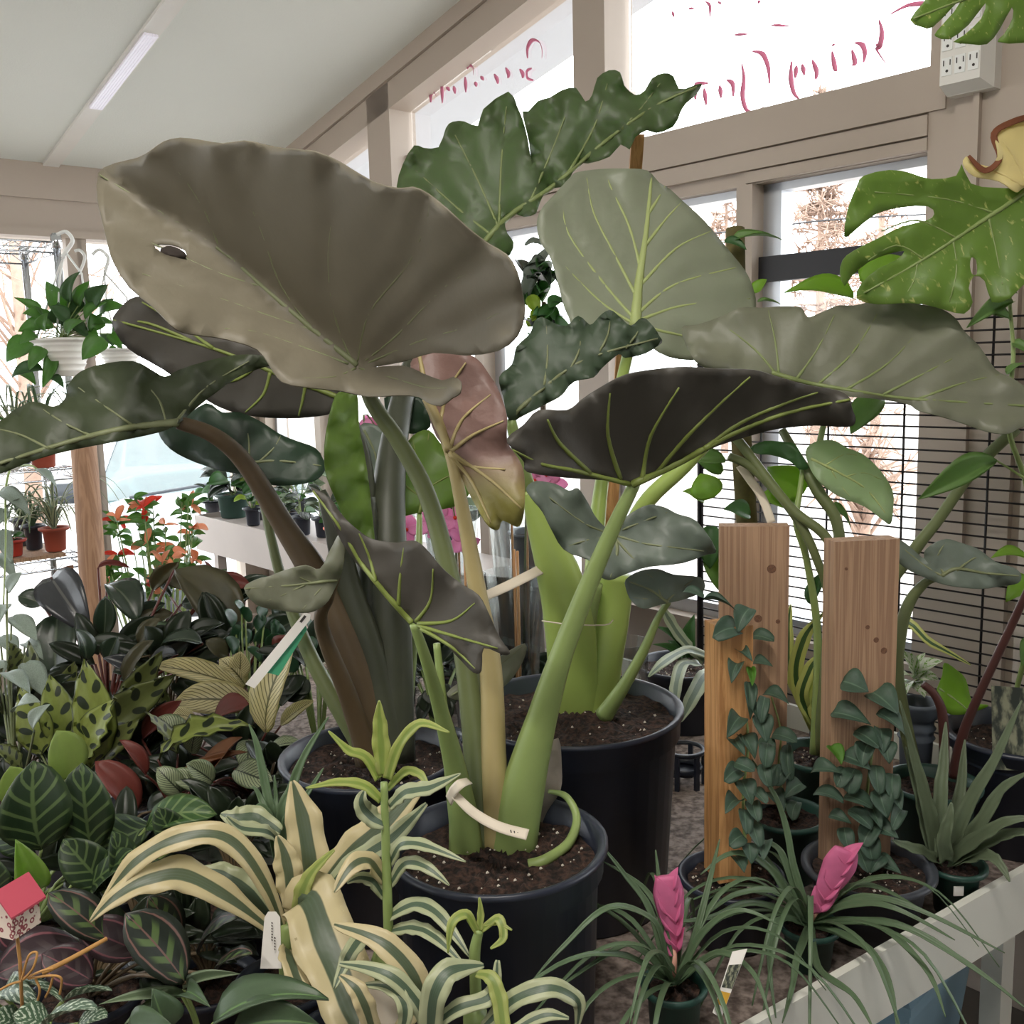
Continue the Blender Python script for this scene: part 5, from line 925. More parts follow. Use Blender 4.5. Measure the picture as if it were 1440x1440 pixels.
sv2 = plant('silver_vine', 'trailing vine with matt silver leaves at the bench end', (15, 1010), [(16,868,52,900,30,'sc'),(8,850,-10,890,30,'sc'),(0,896,26,922,28,'sc',-.02),(12,945,42,978,32,'sc',-.03),(36,932,64,980,34,'sc',-.04),(48,1028,68,990,24,'sc',-.03),(20,1000,55,985,28,'sc'),(-5,930,-10,970,30,'sc'),(10,830,30,805,24,'sc'),(35,905,60,925,22,'sc')], 'stem_olive', .06, .12, t=1.95, h=.9)
plant('round_leaf_peperomia', 'bushy plant with small round glossy dark green leaves behind the upright label', (350, 935), [(x, y, x+random.uniform(-14, 14), y-random.uniform(14, 24), random.uniform(20, 30), 'fr') for x, y in [(330,880),(345,872),(360,885),(372,870),(335,900),(350,905),(368,905),(385,890),(340,862),(385,912),(325,915),(395,900),(410,915),(420,930),(405,945),(430,915),(360,925),(440,890)]], 'stem_green', .06, .1, t=2.1, h=.86)
# slim agave-like plant beside the third pot
cg = np.array([-.345, 1.395, TH])
sp = thing('sword_plant', 'slim dark sword-leaved plant next to the dark-stalked elephant ear', 'plant', cg); pot(sp, cg, .05, .14, 'pot_black', .8)
for q, w in [([(385,1160,1.42),(372,1100,1.42),(362,1050,1.42),(350,1018,1.42)], 14), ([(395,1160,1.42),(410,1110,1.42),(430,1060,1.42),(462,1008,1.42)], 16), ([(390,1160,1.42),(388,1120,1.42),(386,1090,1.42)], 8), ([(380,1165,1.41),(365,1120,1.41),(355,1105,1.41)], 10), ([(400,1165,1.41),(430,1120,1.4),(455,1080,1.4)], 12), ([(385,1165,1.4),(365,1135,1.38),(345,1170,1.35),(346,1195,1.34)], 10)]: strap(sp, [PX(cg+np.array([(q[0][0]-388)*.0008, 0, .12]))]+q, [w*.8, w, w, w*.7, 1.5], 'till', fold=.5)

# ---- striped dracaenas
def drac(name, label, c, crown, L, rp=.06, hp=.12, st=None):
    base = np.array([c[0], c[1], TH]); o = thing(name, label, 'plant', base); pot(o, base, rp, hp, 'pot_black', .78, n=28)
    if st: stem(o, st[0], st[1], 'stem_green', 'stem')
    part('crown', tube(cr([base+np.array([0, 0, hp*.85]), U(*crown)], 4), [.011, .013], 8), 'stem_green', o)
    for q, w, m in L: strap(o, q, w, m, fold=.18, n=7, nu=3)
    return o
cD = U(400, 1330, 1.33)
drac('striped_dracaena', 'arching cream-edged dracaena spreading beside the birdhouse pick', cD, (405,1300,1.28), [
 ([(398,1305,1.28),(372,1242,1.26),(322,1180,1.24),(255,1178,1.22),(190,1213,1.20),(143,1270,1.19)], [8, 26, 36, 36, 30, 5], 'drac'),
 ([(382,1308,1.27),(320,1262,1.24),(262,1232,1.22),(212,1236,1.2),(162,1262,1.18),(127,1296,1.17)], [12, 36, 52, 46, 26, 4], 'drac'),
 ([(388,1302,1.30),(352,1258,1.30),(312,1232,1.30),(282,1222,1.30)], [12, 44, 40, 5], 'drac_grey'),
 ([(430,1290,1.30),(436,1220,1.31),(425,1150,1.32),(411,1098,1.33)], [26, 58, 52, 6], 'drac'),
 ([(412,1290,1.28),(408,1245,1.28),(402,1208,1.28),(390,1175,1.28)], [14, 38, 38, 5], 'drac'),
 ([(430,1285,1.28),(480,1215,1.28),(535,1165,1.28),(600,1098,1.29)], [14, 50, 56, 8], 'drac'),
 ([(430,1290,1.27),(490,1220,1.25),(550,1180,1.24),(600,1130,1.24)], [12, 30, 32, 5], 'drac_grey'),
 ([(418,1285,1.26),(430,1262,1.24),(450,1320,1.19),(478,1400,1.14),(505,1470,1.1)], [40, 84, 92, 86, 60], 'drac'),
 ([(420,1290,1.26),(425,1255,1.25),(440,1225,1.25),(470,1195,1.25)], [20, 24, 16, 4], 'drac_lime'),
 ([(404,1335,1.25),(388,1342,1.215),(377,1362,1.18),(380,1405,1.15)], [10, 24, 34, 30], 'drac'),
 ([(395,1170,1.33),(360,1150,1.33),(330,1150,1.32),(310,1145,1.32)], [14, 34, 30, 4], 'drac_grey'),
 ([(392,1185,1.33),(375,1170,1.3),(340,1165,1.28),(318,1148,1.27)], [10, 20, 18, 3], 'drac_grey')])
cD2 = np.array([-.215, 1.12, 0])
drac('upright_dracaena', 'slender upright dracaena with a lime growing tip before the black pot', cD2, (545,1330,1.19), [
 ([(538,1090,1.17),(536,1050,1.165),(534,1015,1.16),(533,985,1.155)], [14, 26, 20, 2], 'drac_lime'), ([(545,1095,1.17),(560,1050,1.16),(590,1018,1.15),(632,1030,1.13)], [14, 16, 15, 2], 'drac_lime'),
 ([(532,1095,1.17),(515,1065,1.16),(490,1055,1.15),(462,1028,1.14)], [12, 16, 13, 2], 'drac_lime'), ([(535,1125,1.17),(512,1105,1.16),(478,1100,1.15),(430,1108,1.13)], [12, 16, 13, 2], 'drac_lime'),
 ([(545,1110,1.18),(570,1085,1.18),(592,1090,1.17),(602,1108,1.16)], [8, 14, 12, 2], 'drac_lime'), ([(548,1135,1.17),(570,1115,1.15),(605,1108,1.13),(648,1088,1.12)], [12, 26, 22, 2], 'drac_grey'),
 ([(540,1160,1.17),(520,1148,1.16),(508,1130,1.15),(512,1112,1.15)], [16, 30, 24, 6], 'drac_grey'), ([(548,1215,1.18),(565,1188,1.16),(600,1190,1.14),(655,1212,1.12)], [12, 20, 18, 2], 'drac_grey'),
 ([(548,1245,1.18),(570,1215,1.16),(600,1220,1.14),(632,1245,1.13)], [12, 22, 18, 2], 'drac_grey'), ([(540,1240,1.18),(520,1212,1.16),(495,1218,1.14),(470,1255,1.12)], [12, 30, 28, 4], 'drac'),
 ([(540,1262,1.18),(525,1240,1.17),(505,1235,1.16),(488,1242,1.15)], [10, 22, 16, 2], 'drac_grey'), ([(545,1290,1.18),(585,1272,1.16),(620,1290,1.13),(660,1345,1.1)], [14, 24, 22, 3], 'drac_grey'),
 ([(548,1310,1.18),(580,1305,1.16),(612,1318,1.13),(655,1360,1.1)], [12, 22, 20, 2], 'drac_grey'), ([(540,1320,1.18),(510,1320,1.15),(490,1345,1.12),(470,1390,1.1)], [12, 26, 24, 4], 'drac_grey')],
 st=([(552,1440,1.22),(546,1300,1.18),(543,1200,1.175),(540,1100,1.17)], [8, 7, 6.5, 5]))
cD3 = U(665, 1500, 1.16)
drac('curled_dracaena', 'pale dracaena with curled ribbon tips at the foot of the front pot', cD3, (668,1420,1.09), [
 ([(560,1450,1.09),(590,1395,1.08),(545,1330,1.08),(470,1300,1.1)], [20, 36, 38, 8], 'drac'), ([(600,1460,1.07),(590,1415,1.06),(545,1370,1.06),(478,1355,1.08)], [16, 26, 26, 6], 'drac_grey'),
 ([(605,1450,1.05),(612,1395,1.04),(635,1365,1.05),(680,1358,1.07)], [30, 40, 36, 6], 'drac_grey'), ([(670,1370,1.06),(690,1375,1.05),(702,1405,1.04),(708,1450,1.03)], [8, 20, 24, 20], 'drac_lime'),
 ([(680,1445,1.06),(725,1405,1.05),(775,1390,1.05),(812,1408,1.06),(812,1445,1.07)], [16, 30, 30, 22, 4], 'drac_grey'), ([(720,1450,1.04),(765,1428,1.04),(800,1432,1.04)], [14, 20, 4], 'drac_grey'),
 ([(672,1312,1.08),(655,1286,1.07),(635,1300,1.06),(630,1340,1.06)], [8, 15, 13, 2], 'drac_lime'), ([(678,1308,1.08),(700,1292,1.07),(708,1318,1.06),(690,1334,1.06)], [8, 14, 12, 3], 'drac_lime'), ([(674,1308,1.08),(676,1285,1.08),(674,1262,1.08)], [10, 10, 2], 'drac_lime'),
 ([(682,1300,1.08),(700,1298,1.07),(720,1308,1.06)], [6, 8, 2], 'drac_lime'), ([(590,1460,1.06),(640,1420,1.05),(690,1400,1.05),(700,1350,1.06)], [14, 24, 24, 6], 'drac_grey'), ([(530,1470,1.08),(515,1420,1.06),(500,1390,1.06),(478,1372,1.07)], [20, 30, 26, 5], 'drac'), ([(560,1470,1.06),(570,1420,1.05),(550,1390,1.06),(510,1385,1.07)], [14, 22, 20, 4], 'drac_grey')],
 st=([(672,1450,1.1),(668,1370,1.09),(668,1335,1.085),(674,1308,1.08)], [9, 8, 8, 6]))

# ---- birdhouse pick
bs = thing('birdhouse_pick', 'tiny patterned birdhouse with a red roof on a wooden stick', 'ornament', U(32, 1440, 1.13))
ctr = U(20, 1278, 1.08); ax = RT*.9-FW*.35; ax[2] = 0; ax /= np.linalg.norm(ax); ay = np.cross((0, 0, 1), ax); s = 1.08/FPX
t = NT('dots'); tc = t.add('ShaderNodeTexCoord'); vo = t.add('ShaderNodeTexVoronoi'); vo.inputs['Scale'].default_value = 150; t.link(tc.outputs['Object'], vo.inputs['Vector'])
rg = t.math('MULTIPLY', t.ramp(vo.outputs['Distance'], .18, .26), t.math('SUBTRACT', 1.0, t.ramp(vo.outputs['Distance'], .42, .5))); t.link(t.mix(rg, lin('#e2d2c4'), lin('#8e4048')), t.b.inputs['Base Color']); t.b.inputs['Roughness'].default_value = .6
plain('roof_red', '#b8485a', .55, var=.05); plain('raffia', '#b98a4e', .7)
w_, d_, hh = 21*s, 24*s, 30*s; A_ = lambda x, y, z: ctr+ax*x+ay*y+np.array([0, 0, z])
V = [A_(x*w_, y*d_, z) for x in (-1, 1) for y in (-1, 1) for z in (-hh, hh*.45)]+[A_(0, -d_, hh*1.15), A_(0, d_, hh*1.15)]
part('house', (V, BF[:4]+[BF[4]]+[(1, 5, 8), (3, 9, 7), (1, 8, 9, 3), (5, 7, 9, 8)]), 'dots', bs, smooth=False)
for sgn in (-1, 1):
    e0 = A_(sgn*w_*1.35, 0, hh*.22); e1 = A_(0, 0, hh*1.3); m = (e0+e1)/2; part('roof_panel', obox(m, (e1-e0)/2, ay*d_*1.25, np.array([0, 0, 1.6*s])), 'roof_red', bs, smooth=False)
part('stick', tube([A_(0, 0, -hh*.9), U(28, 1350, 1.085), U(33, 1450, 1.13)], [2.6*s], 7), 'raffia', bs)
for q in [[(30,1380,1.09),(40,1345,1.08),(52,1340,1.08),(46,1362,1.08),(32,1378,1.09)], [(30,1378,1.09),(60,1365,1.08),(75,1362,1.08)], [(30,1380,1.09),(15,1384,1.09),(0,1392,1.09)], [(40,1376,1.09),(70,1372,1.08),(86,1376,1.08),(84,1398,1.09)], [(50,1376,1.09),(56,1392,1.09),(52,1410,1.1)], [(75,1372,1.08),(70,1390,1.09),(64,1402,1.1)]]: stem(bs, q, [1.8], 'raffia', 'raffia_strand', 5)
solo('twig', tube(cr([U(60,1368,1.12), U(100,1348,1.13), U(150,1320,1.16)], 4), [.0032, .0028, .0024], 7), 'raffia', 'thin tan twig rising to the right from the birdhouse stick', 'twig')
# ---- labels standing in pots
def card(name, label, q, t, mat, extra=()):
    o = thing(name, label, 'label', U(*q[0], t))
    part('card', thicken([U(x, y, t) for x, y in q], [tuple(range(len(q)))], np.array([(0, 0)]*len(q)), .0009), mat, o, smooth=False)
    for nm, qq, mm in extra: part(nm, thicken([U(x, y, t-.0012) for x, y in qq], [tuple(range(len(qq)))], np.array([(0, 0)]*len(qq)), .0006), mm, o, smooth=False)
    return o
plain('tag_green', '#3f9a72', .5, var=.1)
card('plant_label', 'long white and green label standing slanted among the striped calatheas', [(345,962),(358,968),(436,872),(437,864),(428,861)], 1.6, 'tag_white', [('slot', [(421,874),(424,876),(431,867),(428,865)], 'ink')])
card('plant_label', 'green backing card behind the slanted white label', [(372,945),(392,950),(432,885),(426,872)], 1.608, 'tag_green')
def script(o, lines, t, w=.0007, mat='ink'): part('lettering', join(*[tube(cr(np.array([U(x, y, t) for x, y in l]), 3), [w], 4) for l in lines]), mat, o)
c_ = card('plant_label', 'pale lilac tag tucked under the big drooping cream leaf', [(366,1362),(372,1290),(377,1282),(388,1282),(394,1290),(396,1362)], 1.235, 'tag_white'); script(c_, [[(382, 1297+4*i), (383, 1299+4*i)] for i in range(7)]+[[(386, 1318+4*i), (387, 1320+4*i)] for i in range(5)], 1.232)
c_ = card('plant_label', 'narrow white rounded tag with black handwriting beside the slender dracaena', [(449,1324),(448,1285),(452,1276),(458,1276),(461,1284),(460,1322)], 1.26, 'tag_white'); script(c_, [[(452,1284),(457,1288),(452,1292)],[(453,1296),(458,1299)],[(452,1303),(457,1305),(453,1309)],[(454,1313),(457,1316),(454,1319)]], 1.257)
c_ = card('plant_label', 'wide pale tag standing between the curled dracaena leaves', [(505,1440),(507,1386),(545,1382),(567,1390),(568,1440)], 1.13, 'label_paper')
for o, q in ((p1, [[(718+5*i, 1167+1.6*i), (719+5*i, 1171+1.6*i)] for i in range(5)]),): part('lettering', join(*[tube(np.array([U(x, y, 1.2625) for x, y in l]), [.0007], 4) for l in q]), 'ink', o)
# ------------------------------------------------------------------ ledge along the window and what stands on it
leafmat('pothos', '#5a8444', rough=.35, trans=.4, tcol='#86b84a', var=.3); leafmat('pothos_dark', '#42623a', rough=.35, trans=.25, tcol='#5f8f3a', var=.25); leafmat('orchid_petal', '#e39cc6', rough=.5, trans=.4, tcol='#f0a8d0', var=.15)
leafmat('orange_petal', '#e8a884', rough=.5, trans=.4, tcol='#f0a060', var=.2); leafmat('red_petal', '#e0402a', rough=.5, trans=.3); leafmat('bush', '#3a6a30', rough=.4, trans=.3, tcol='#5f9a2a', var=.3); leafmat('bush_lime', '#8fa83a', rough=.4, trans=.4, tcol='#b8d03a')
K.update(po=lambda: blade('ovate', 'pothos', .4, .3), pod=lambda: blade('ovate', 'pothos_dark', .4, .3), bu=lambda: blade('ell', 'bush', .35, .3), bul=lambda: blade('ell', 'bush_lime', .35, .3))
LH = .85
LA, LB = onz(278, 727, LH), onz(500, 785, LH)
a0_, a1_, n0_ = float(DV@LA), 1.9, float(NV@LA)
lg = thing('window_ledge_bench', 'narrow galvanised plant bench running under the window wall', 'bench', rc(3, 2, 0))
part('top', prism([rc(a1_, n0_, LH-.03), rc(a1_, WD-.03, LH-.03), rc(a0_, WD-.03, LH-.03), rc(a0_, n0_, LH-.03)], np.array([0, 0, .02])), 'galv_dull', lg, smooth=False)
part('rim', prism([rc(a1_, n0_-.01, LH-.15), rc(a1_, n0_, LH-.15), rc(a0_, n0_, LH-.15), rc(a0_, n0_-.01, LH-.15)], np.array([0, 0, .16])), 'galv_dull', lg, smooth=False)
part('rim', prism([rc(a0_, n0_-.01, LH-.15), rc(a0_, WD-.03, LH-.15), rc(a0_+.012, WD-.03, LH-.15), rc(a0_+.012, n0_-.01, LH-.15)], np.array([0, 0, .16])), 'galv_dull', lg, smooth=False)
for a in (2.95, a0_-.1): part('leg', obox(rc(a, n0_+.05, (LH-.15)/2), DV*.02, NV*.02, (0, 0, (LH-.15)/2)), 'galv_dull', lg, smooth=False)
def lp(x, dn): # point on the ledge under picture column x, dn metres behind the rim
    n = n0_+dn; R = ray(x, 760); k = n/float(NV@R); p = CAM+R*k; return np.array([p[0], p[1], LH-.008]), k
def potted(label, base, t, rp, hp, potm, kinds, nl, size, spread, seed, name='potted_seedling', up=1.0, grp='small pots on the window ledge', cat='plant'):
    g = np.random.default_rng(seed); o = thing(name, label, cat, base, grp); pot(o, base, rp, hp, potm, .78, n=24); c = base+np.array([0, 0, hp*.88])
    for i in range(nl):
        a = g.uniform(0, 6.28); e = g.uniform(.2, 1); d = np.array([math.cos(a), math.sin(a), 0])
        B = c+d*spread*.45*g.uniform(.3, 1)+np.array([0, 0, spread*up*e]); T = B+d*size*g.uniform(.7, 1.2)+np.array([0, 0, size*g.uniform(-.4, .5)])
        place(o, K[kinds[i % len(kinds)]](), B, T, size*g.uniform(.45, .7)); petiole(o, c, B, [.0018, .0014], 'stem_green', (c+B)/2+d*.004, 3)
    return o
for i, (x, dn, rp, hp, pm, ks, nl, sz, spd, lb) in enumerate([
  (302, .10, .040, .07, 'pot_black', ('dg', 'bu'), 8, .07, .06, 'short dark seedling at the corner of the window ledge'),
  (332, .14, .075, .11, 'pot_green', ('dg', 'dp', 'bu'), 16, .12, .10, 'leafy dark plant in the widest green pot on the window ledge'),
  (358, .08, .035, .08, 'pot_black', ('bu', 'bul'), 9, .06, .06, 'seedling with yellow-tinged leaves in a small black pot on the ledge'),
  (382, .10, .038, .08, 'pot_black', ('bu', 'gg'), 10, .07, .08, 'grey-green seedling in a black pot behind the curving stalk'),
  (408, .12, .040, .08, 'pot_black', ('bu', 'dg'), 12, .07, .09, 'bushy seedling in a black pot halfway along the ledge'),
  (427, .10, .036, .08, 'pot_black', ('dg', 'gg'), 12, .07, .09, 'dense grey-leaved seedling in a black pot beside the orange pot'),
  (456, .13, .038, .08, 'pot_black', ('bu', 'dg'), 12, .07, .10, 'dark bushy seedling before the rolled lime leaf'),
  (473, .05, .038, .075, 'pot_orange', ('bu',), 7, .06, .06, 'small plant in the only bright orange pot'),
  (372, .2, .05, .10, 'pot_charcoal', ('bu', 'bul', 'dg'), 16, .10, .16, 'taller leafy plant at the back of the ledge against the glass'),
  (425, .26, .05, .10, 'pot_charcoal', ('gg', 'bu'), 16, .10, .18, 'tall grey-green plant at the back of the ledge'),
  (540, .18, .05, .10, 'pot_black', ('dg', 'bu'), 14, .10, .16, 'dark leafy plant on the ledge behind the dark stalks'),
  (620, .18, .05, .10, 'pot_black', ('dg', 'gg'), 14, .10, .14, 'leafy plant on the ledge behind the orchids')]):
    b, t_ = lp(x, dn); potted(lb, b, t_, rp, hp, pm, ks, nl, sz, spd, 100+i)
# tall bushy plant rising behind the pale leaf
b, t_ = lp(760, .14)
bt = thing('tall_bush', 'tall bushy green plant with some yellow leaves behind the pale upright leaf', 'plant', b); pot(bt, b, .09, .16, 'pot_black', .8)
top = U(765, 425, t_); part('stem', tube(cr([b+np.array([0, 0, .13]), (b+top)/2, top], 4), [.012, .007], 8), 'stem_brown', bt)
for i in range(46):
    x, y = rng.uniform(738, 800), rng.uniform(385, 490); B = U(x, y, t_+rng.uniform(-.08, .08)); T = U(x+rng.uniform(-22, 22), y-rng.uniform(5, 28), t_+rng.uniform(-.1, .1)); place(bt, K['bul' if i % 11 == 0 else ('bu' if i % 2 else 'dg')](), B, T, .045)
for q, w in [([(738,415,t_),(750,380,t_-.03),(775,345,t_-.05)], 26), ([(770,345,t_),(750,338,t_),(738,345,t_)], 10)]: strap(bt, q, [w*.5, w, 3], 'aloc_young', fold=.2)
solo('tall_stake', obox((U(897,190,2.12)+U(842,962,2.12))/2, RT*.013, np.array([0, .008, 0]), (U(897,190,2.12)-U(842,962,2.12))/2), 'stake_light', 'tall thin wooden stake standing behind the pale upright leaf', 'stake', smooth=False)
# orchids in cellophane sleeves
def orchid(label, x, y, t, flowers, h0=.62, seed=1, wd=.055, xy=None, grp='wrapped orchids behind the pots'):
    g = np.random.default_rng(seed); b = U(x, y, t); b = b if xy is None else np.array([xy[0], xy[1], 0.]); b[2] = TH; o = thing('wrapped_orchid', label, 'orchid', b, grp); pot(o, b, .05, .11, 'pot_black', .8, n=24)
    V, F = lathe(b, [(.05, .02), (.058, .12), (wd, h0*.55), (wd*1.35, h0*.95)], 14, cap0=False); V = np.array(V); V[:, :2] += g.normal(0, .006, (len(V), 2)); part('sleeve', thicken(V, F, None, .0006)[:2], 'cellophane', o, smooth=False)
    for k in range(2):
        s = np.array([g.uniform(-.02, .02), g.uniform(-.02, .02), .1]); part('bamboo_stick', tube([b+s, b+s*1.2+np.array([0, 0, h0*.8])], [.0035, .003], 6), 'bamboo', o)
    for k in range(4):
        a = g.uniform(0, 6.28); d = np.array([math.cos(a), math.sin(a), .25]); place(o, K['dg'](), b+np.array([0, 0, .11]), b+np.array([0, 0, .13])+d*.14, .05)
    pts = [U(*f) for f in flowers]
    if pts:
        part('flower_spike', tube(cr(np.array([b+np.array([0, 0, .11])]+sorted(pts, key=lambda p: p[2])[-2:]), 4), [.003, .0022], 6), 'stem_olive', o)
    for f in pts:
        fl = None
        for k in range(5):
            a = 2*math.pi*k/5+g.uniform(-.2, .2); d = RT*math.cos(a)+UP*math.sin(a); T = f+d*.042-FW*.004
            q = place(o, blade('ell', 'orchid_petal', .3, .1), f, T, .038 if k % 2 else .03, hint=-FW+g.normal(0, .3, 3), name='petal')
        part('flower_centre', tube([f, f-FW*.012], [.006, .003], 7), 'red_petal', o)
    return o
orchid('wrapped orchid with pink flowers peeking between the dark stalks', 560, 900, 2.75, [(528,600,2.62),(548,690,2.6),(572,745,2.6),(545,755,2.58),(512,610,2.6),(608,735,2.45)], .62, 1)
orchid('wrapped orchid with pink flowers behind the yellowing stalk', 640, 915, 2.7, [(622,705,2.55),(640,728,2.55),(652,760,2.52),(622,745,2.55)], .58, 2)
orchid('wrapped orchid with magenta flowers beside the thick pale sheath', 735, 930, 2.6, [(742,642,2.45),(752,628,2.45),(752,676,2.45),(775,682,2.45),(768,668,2.45)], .62, 3)
orchid('flowerless wrapped stem in front of the magenta orchid', 690, 945, 2.4, [], .42, 4, xy=(-.11, 2.442))
orchid('clear plastic sleeve standing behind the large black pot', 898, 960, 2.2, [], .30, 5, .045, xy=(.25, 2.25))
orchid('tall clear sleeve with bamboo sticks in the gap left of the pale sheath', 712, 960, 2.3, [], .48, 6, .05, xy=(.0, 2.24))

# ------------------------------------------------------------------ chrome wire shelving at the far left
Np = U(78, 328, 3.4); Mp = U(33, 346, 3.4*ray(78, 328)[2]/ray(33, 346)[2]); ed = (Mp-Np); ed[2] = 0; dep = np.linalg.norm(ed); ed /= dep
lf = np.array([-ed[1], ed[0], 0]); lf = lf if lf[0] < 0 else -lf
ws = thing('wire_shelving', 'chrome wire shelving rack by the far window', 'shelf rack', np.array([Np[0], Np[1], 0]))
wid = 1.1
for p in (Np, Mp, Np+lf*wid, Mp+lf*wid):
    q = np.array([p[0], p[1], 0]); pp = part('post', tube([q, q+np.array([0, 0, p[2]])], [.0125], 12), 'chrome', ws)
    part('post_cap', tube([q+np.array([0, 0, p[2]-.05]), q+np.array([0, 0, p[2]-.005])], [.018], 12), 'chrome', pp)
SH = [Np[2]-.03, float(U(100, 662, 3.42)[2]), float(U(105, 792, 3.42)[2])]
for h in SH:
    f = lambda u, v, dz=0: np.array([*(Np+ed*u*dep+lf*v*wid)[:2], h+dz])
    s_ = part('shelf_frame', join(*[tube([a, b], [.0035], 6) for dz in (0, -.035) for a, b in ((f(0, 0, dz), f(1, 0, dz)), (f(1, 0, dz), f(1, 1, dz)), (f(1, 1, dz), f(0, 1, dz)), (f(0, 1, dz), f(0, 0, dz)))]), 'chrome', ws)
    L = [tube([f(0, v), f(1, v)], [.0016], 4) for v in np.linspace(.02, .98, 44)]+[tube([f(u, 0, -.004), f(u, 1, -.004)], [.0026], 4) for u in (.33, .66)]
    part('wire_deck', join(*L), 'chrome', s_, kind='stuff')
    z = []
    for u in (0, 1): z.append(tube([f(u, k/24, 0 if k % 2 else -.035) for k in range(25)], [.0018], 4))
    z.append(tube([f(k/10, 0, 0 if k % 2 else -.035) for k in range(11)], [.0018], 4)); part('truss_wire', join(*z), 'chrome', s_, kind='stuff')
def onshelf(x, h, u):      # point on shelf h, depth fraction u, picture column x
    # intersect the vertical plane through the shelf at depth fraction u
    o_ = Np+ed*u*dep; n_ = ed; R = ray(x, 700); k = float(n_[:2]@(o_[:2]-CAM[:2]))/float(n_[:2]@R[:2]); p = CAM+R*k; return np.array([p[0], p[1], h+.003]), k
bd = tb_ = [np.array([*(Np+ed*u*dep+lf*v*wid)[:2], SH[2]+.003]) for u, v in ((.05, .05), (.95, .05), (.95, .95), (.05, .95))]
solo('shelf_board', prism(bd, np.array([0, 0, .012])), 'stake_wood', 'flat wooden board lying on the low wire shelf', 'board', smooth=False)
def spider(label, x, h, u, potm, rp, hp, mat, nl, ln, seed, name='spider_plant', lift=.015):
    b, k = onshelf(x, h+lift, u); g = np.random.default_rng(seed); o = thing(name, label, 'plant', b); pot(o, b, rp, hp, potm, .78, n=24); c = b+np.array([0, 0, hp*.9])
    for i in range(nl):
        a = g.uniform(0, 6.28); l = ln*g.uniform(.6, 1.2); e = g.uniform(.4, 1.3); d = np.array([math.cos(a), math.sin(a), 0]); P = cr(np.array([c, c+d*l*.3+(0, 0, l*.6*e), c+d*l*.8+(0, 0, l*.65*e), c+d*l*1.1+(0, 0, l*(.5*e-.25))]), 4)
        V = []; F = []; uv = []
        for j in range(len(P)):
            X = np.cross(d, (0, 0, 1)); w = .005*(1-(j/len(P))**2)+.0004; V += [P[j]-X*w, P[j]-(0, 0, w*.4), P[j]+X*w]; uv += [(-1, j/12), (0, j/12), (1, j/12)]
        for j in range(len(P)-1):
            for q in range(2): F.append((j*3+q, j*3+q+1, j*3+q+4, j*3+q+3))
        l_ = part('leaf', thicken(V, F, np.array(uv), .0008), mat, o); PIV[l_.name] = c.copy()
    return o
spider('spider plant in a terracotta pot on the low wire shelf', 72, SH[2], .2, 'pot_terracotta', .043, .085, 'drac_grey', 26, .2, 31)
spider('dark grassy plant in the black pot behind the spider plant', 42, SH[2], .42, 'pot_black', .034, .09, 'till', 16, .14, 32)
spider('grassy plant in the farthest black pot on the low shelf', 28, SH[2], .75, 'pot_charcoal', .036, .1, 'till', 16, .15, 33)
spider('upright narrow-leaved plant in the red-brown pot on the middle shelf', 66, SH[1], .25, 'pot_terracotta', .048, .1, 'till', 18, .26, 34, 'grassy_plant', 0)
spider('pale grassy plant in a black pot at the back of the middle shelf', 32, SH[1], .75, 'pot_black', .048, .11, 'drac_grey', 22, .26, 35, 'grassy_plant', 0)
b, k = onshelf(12, SH[2]+.015, .2)
o = potted('small plant in the bright red pot at the end of the low shelf', b, k, .035, .06, 'pot_red', ('sc', 'bu'), 8, .06, .04, 40, 'potted_seedling', .8, 'small pots on wire shelves')
b, k = onshelf(-22, SH[1]+.0, .6); potted('small plant in the dark red pot on the middle shelf edge', b, k, .06, .09, 'pot_red', ('bu',), 10, .09, .08, 41, 'potted_seedling', 1, 'small pots on wire shelves')
# silver vine hanging from the middle shelf
b, k = onshelf(18, SH[1], .25); hv_ = thing('hanging_silver_vine', 'silver-leaved vine trailing down from the middle wire shelf', 'plant', b); pot(hv_, b, .04, .08, 'plastic_white', .8)
stem(hv_, [(25,655,3.3),(45,655,3.25),(60,668,3.22)], [2, 1.5, 1.2], 'stem_green', 'vine'); stem(hv_, [(15,655,3.3),(8,690,3.2),(8,760,3.1),(5,850,3.0)], [2, 1.6, 1.3, 1], 'stem_green', 'vine')
for q in [(50,660,80,685,24),(2,690,42,722,24),(5,715,-12,745,24),(4,745,16,792,22),(-2,780,22,815,20),(10,720,26,700,16)]: pl(hv_, K['sc'](), (q[0], q[1], 3.2), (q[2], q[3], 3.15), q[4])
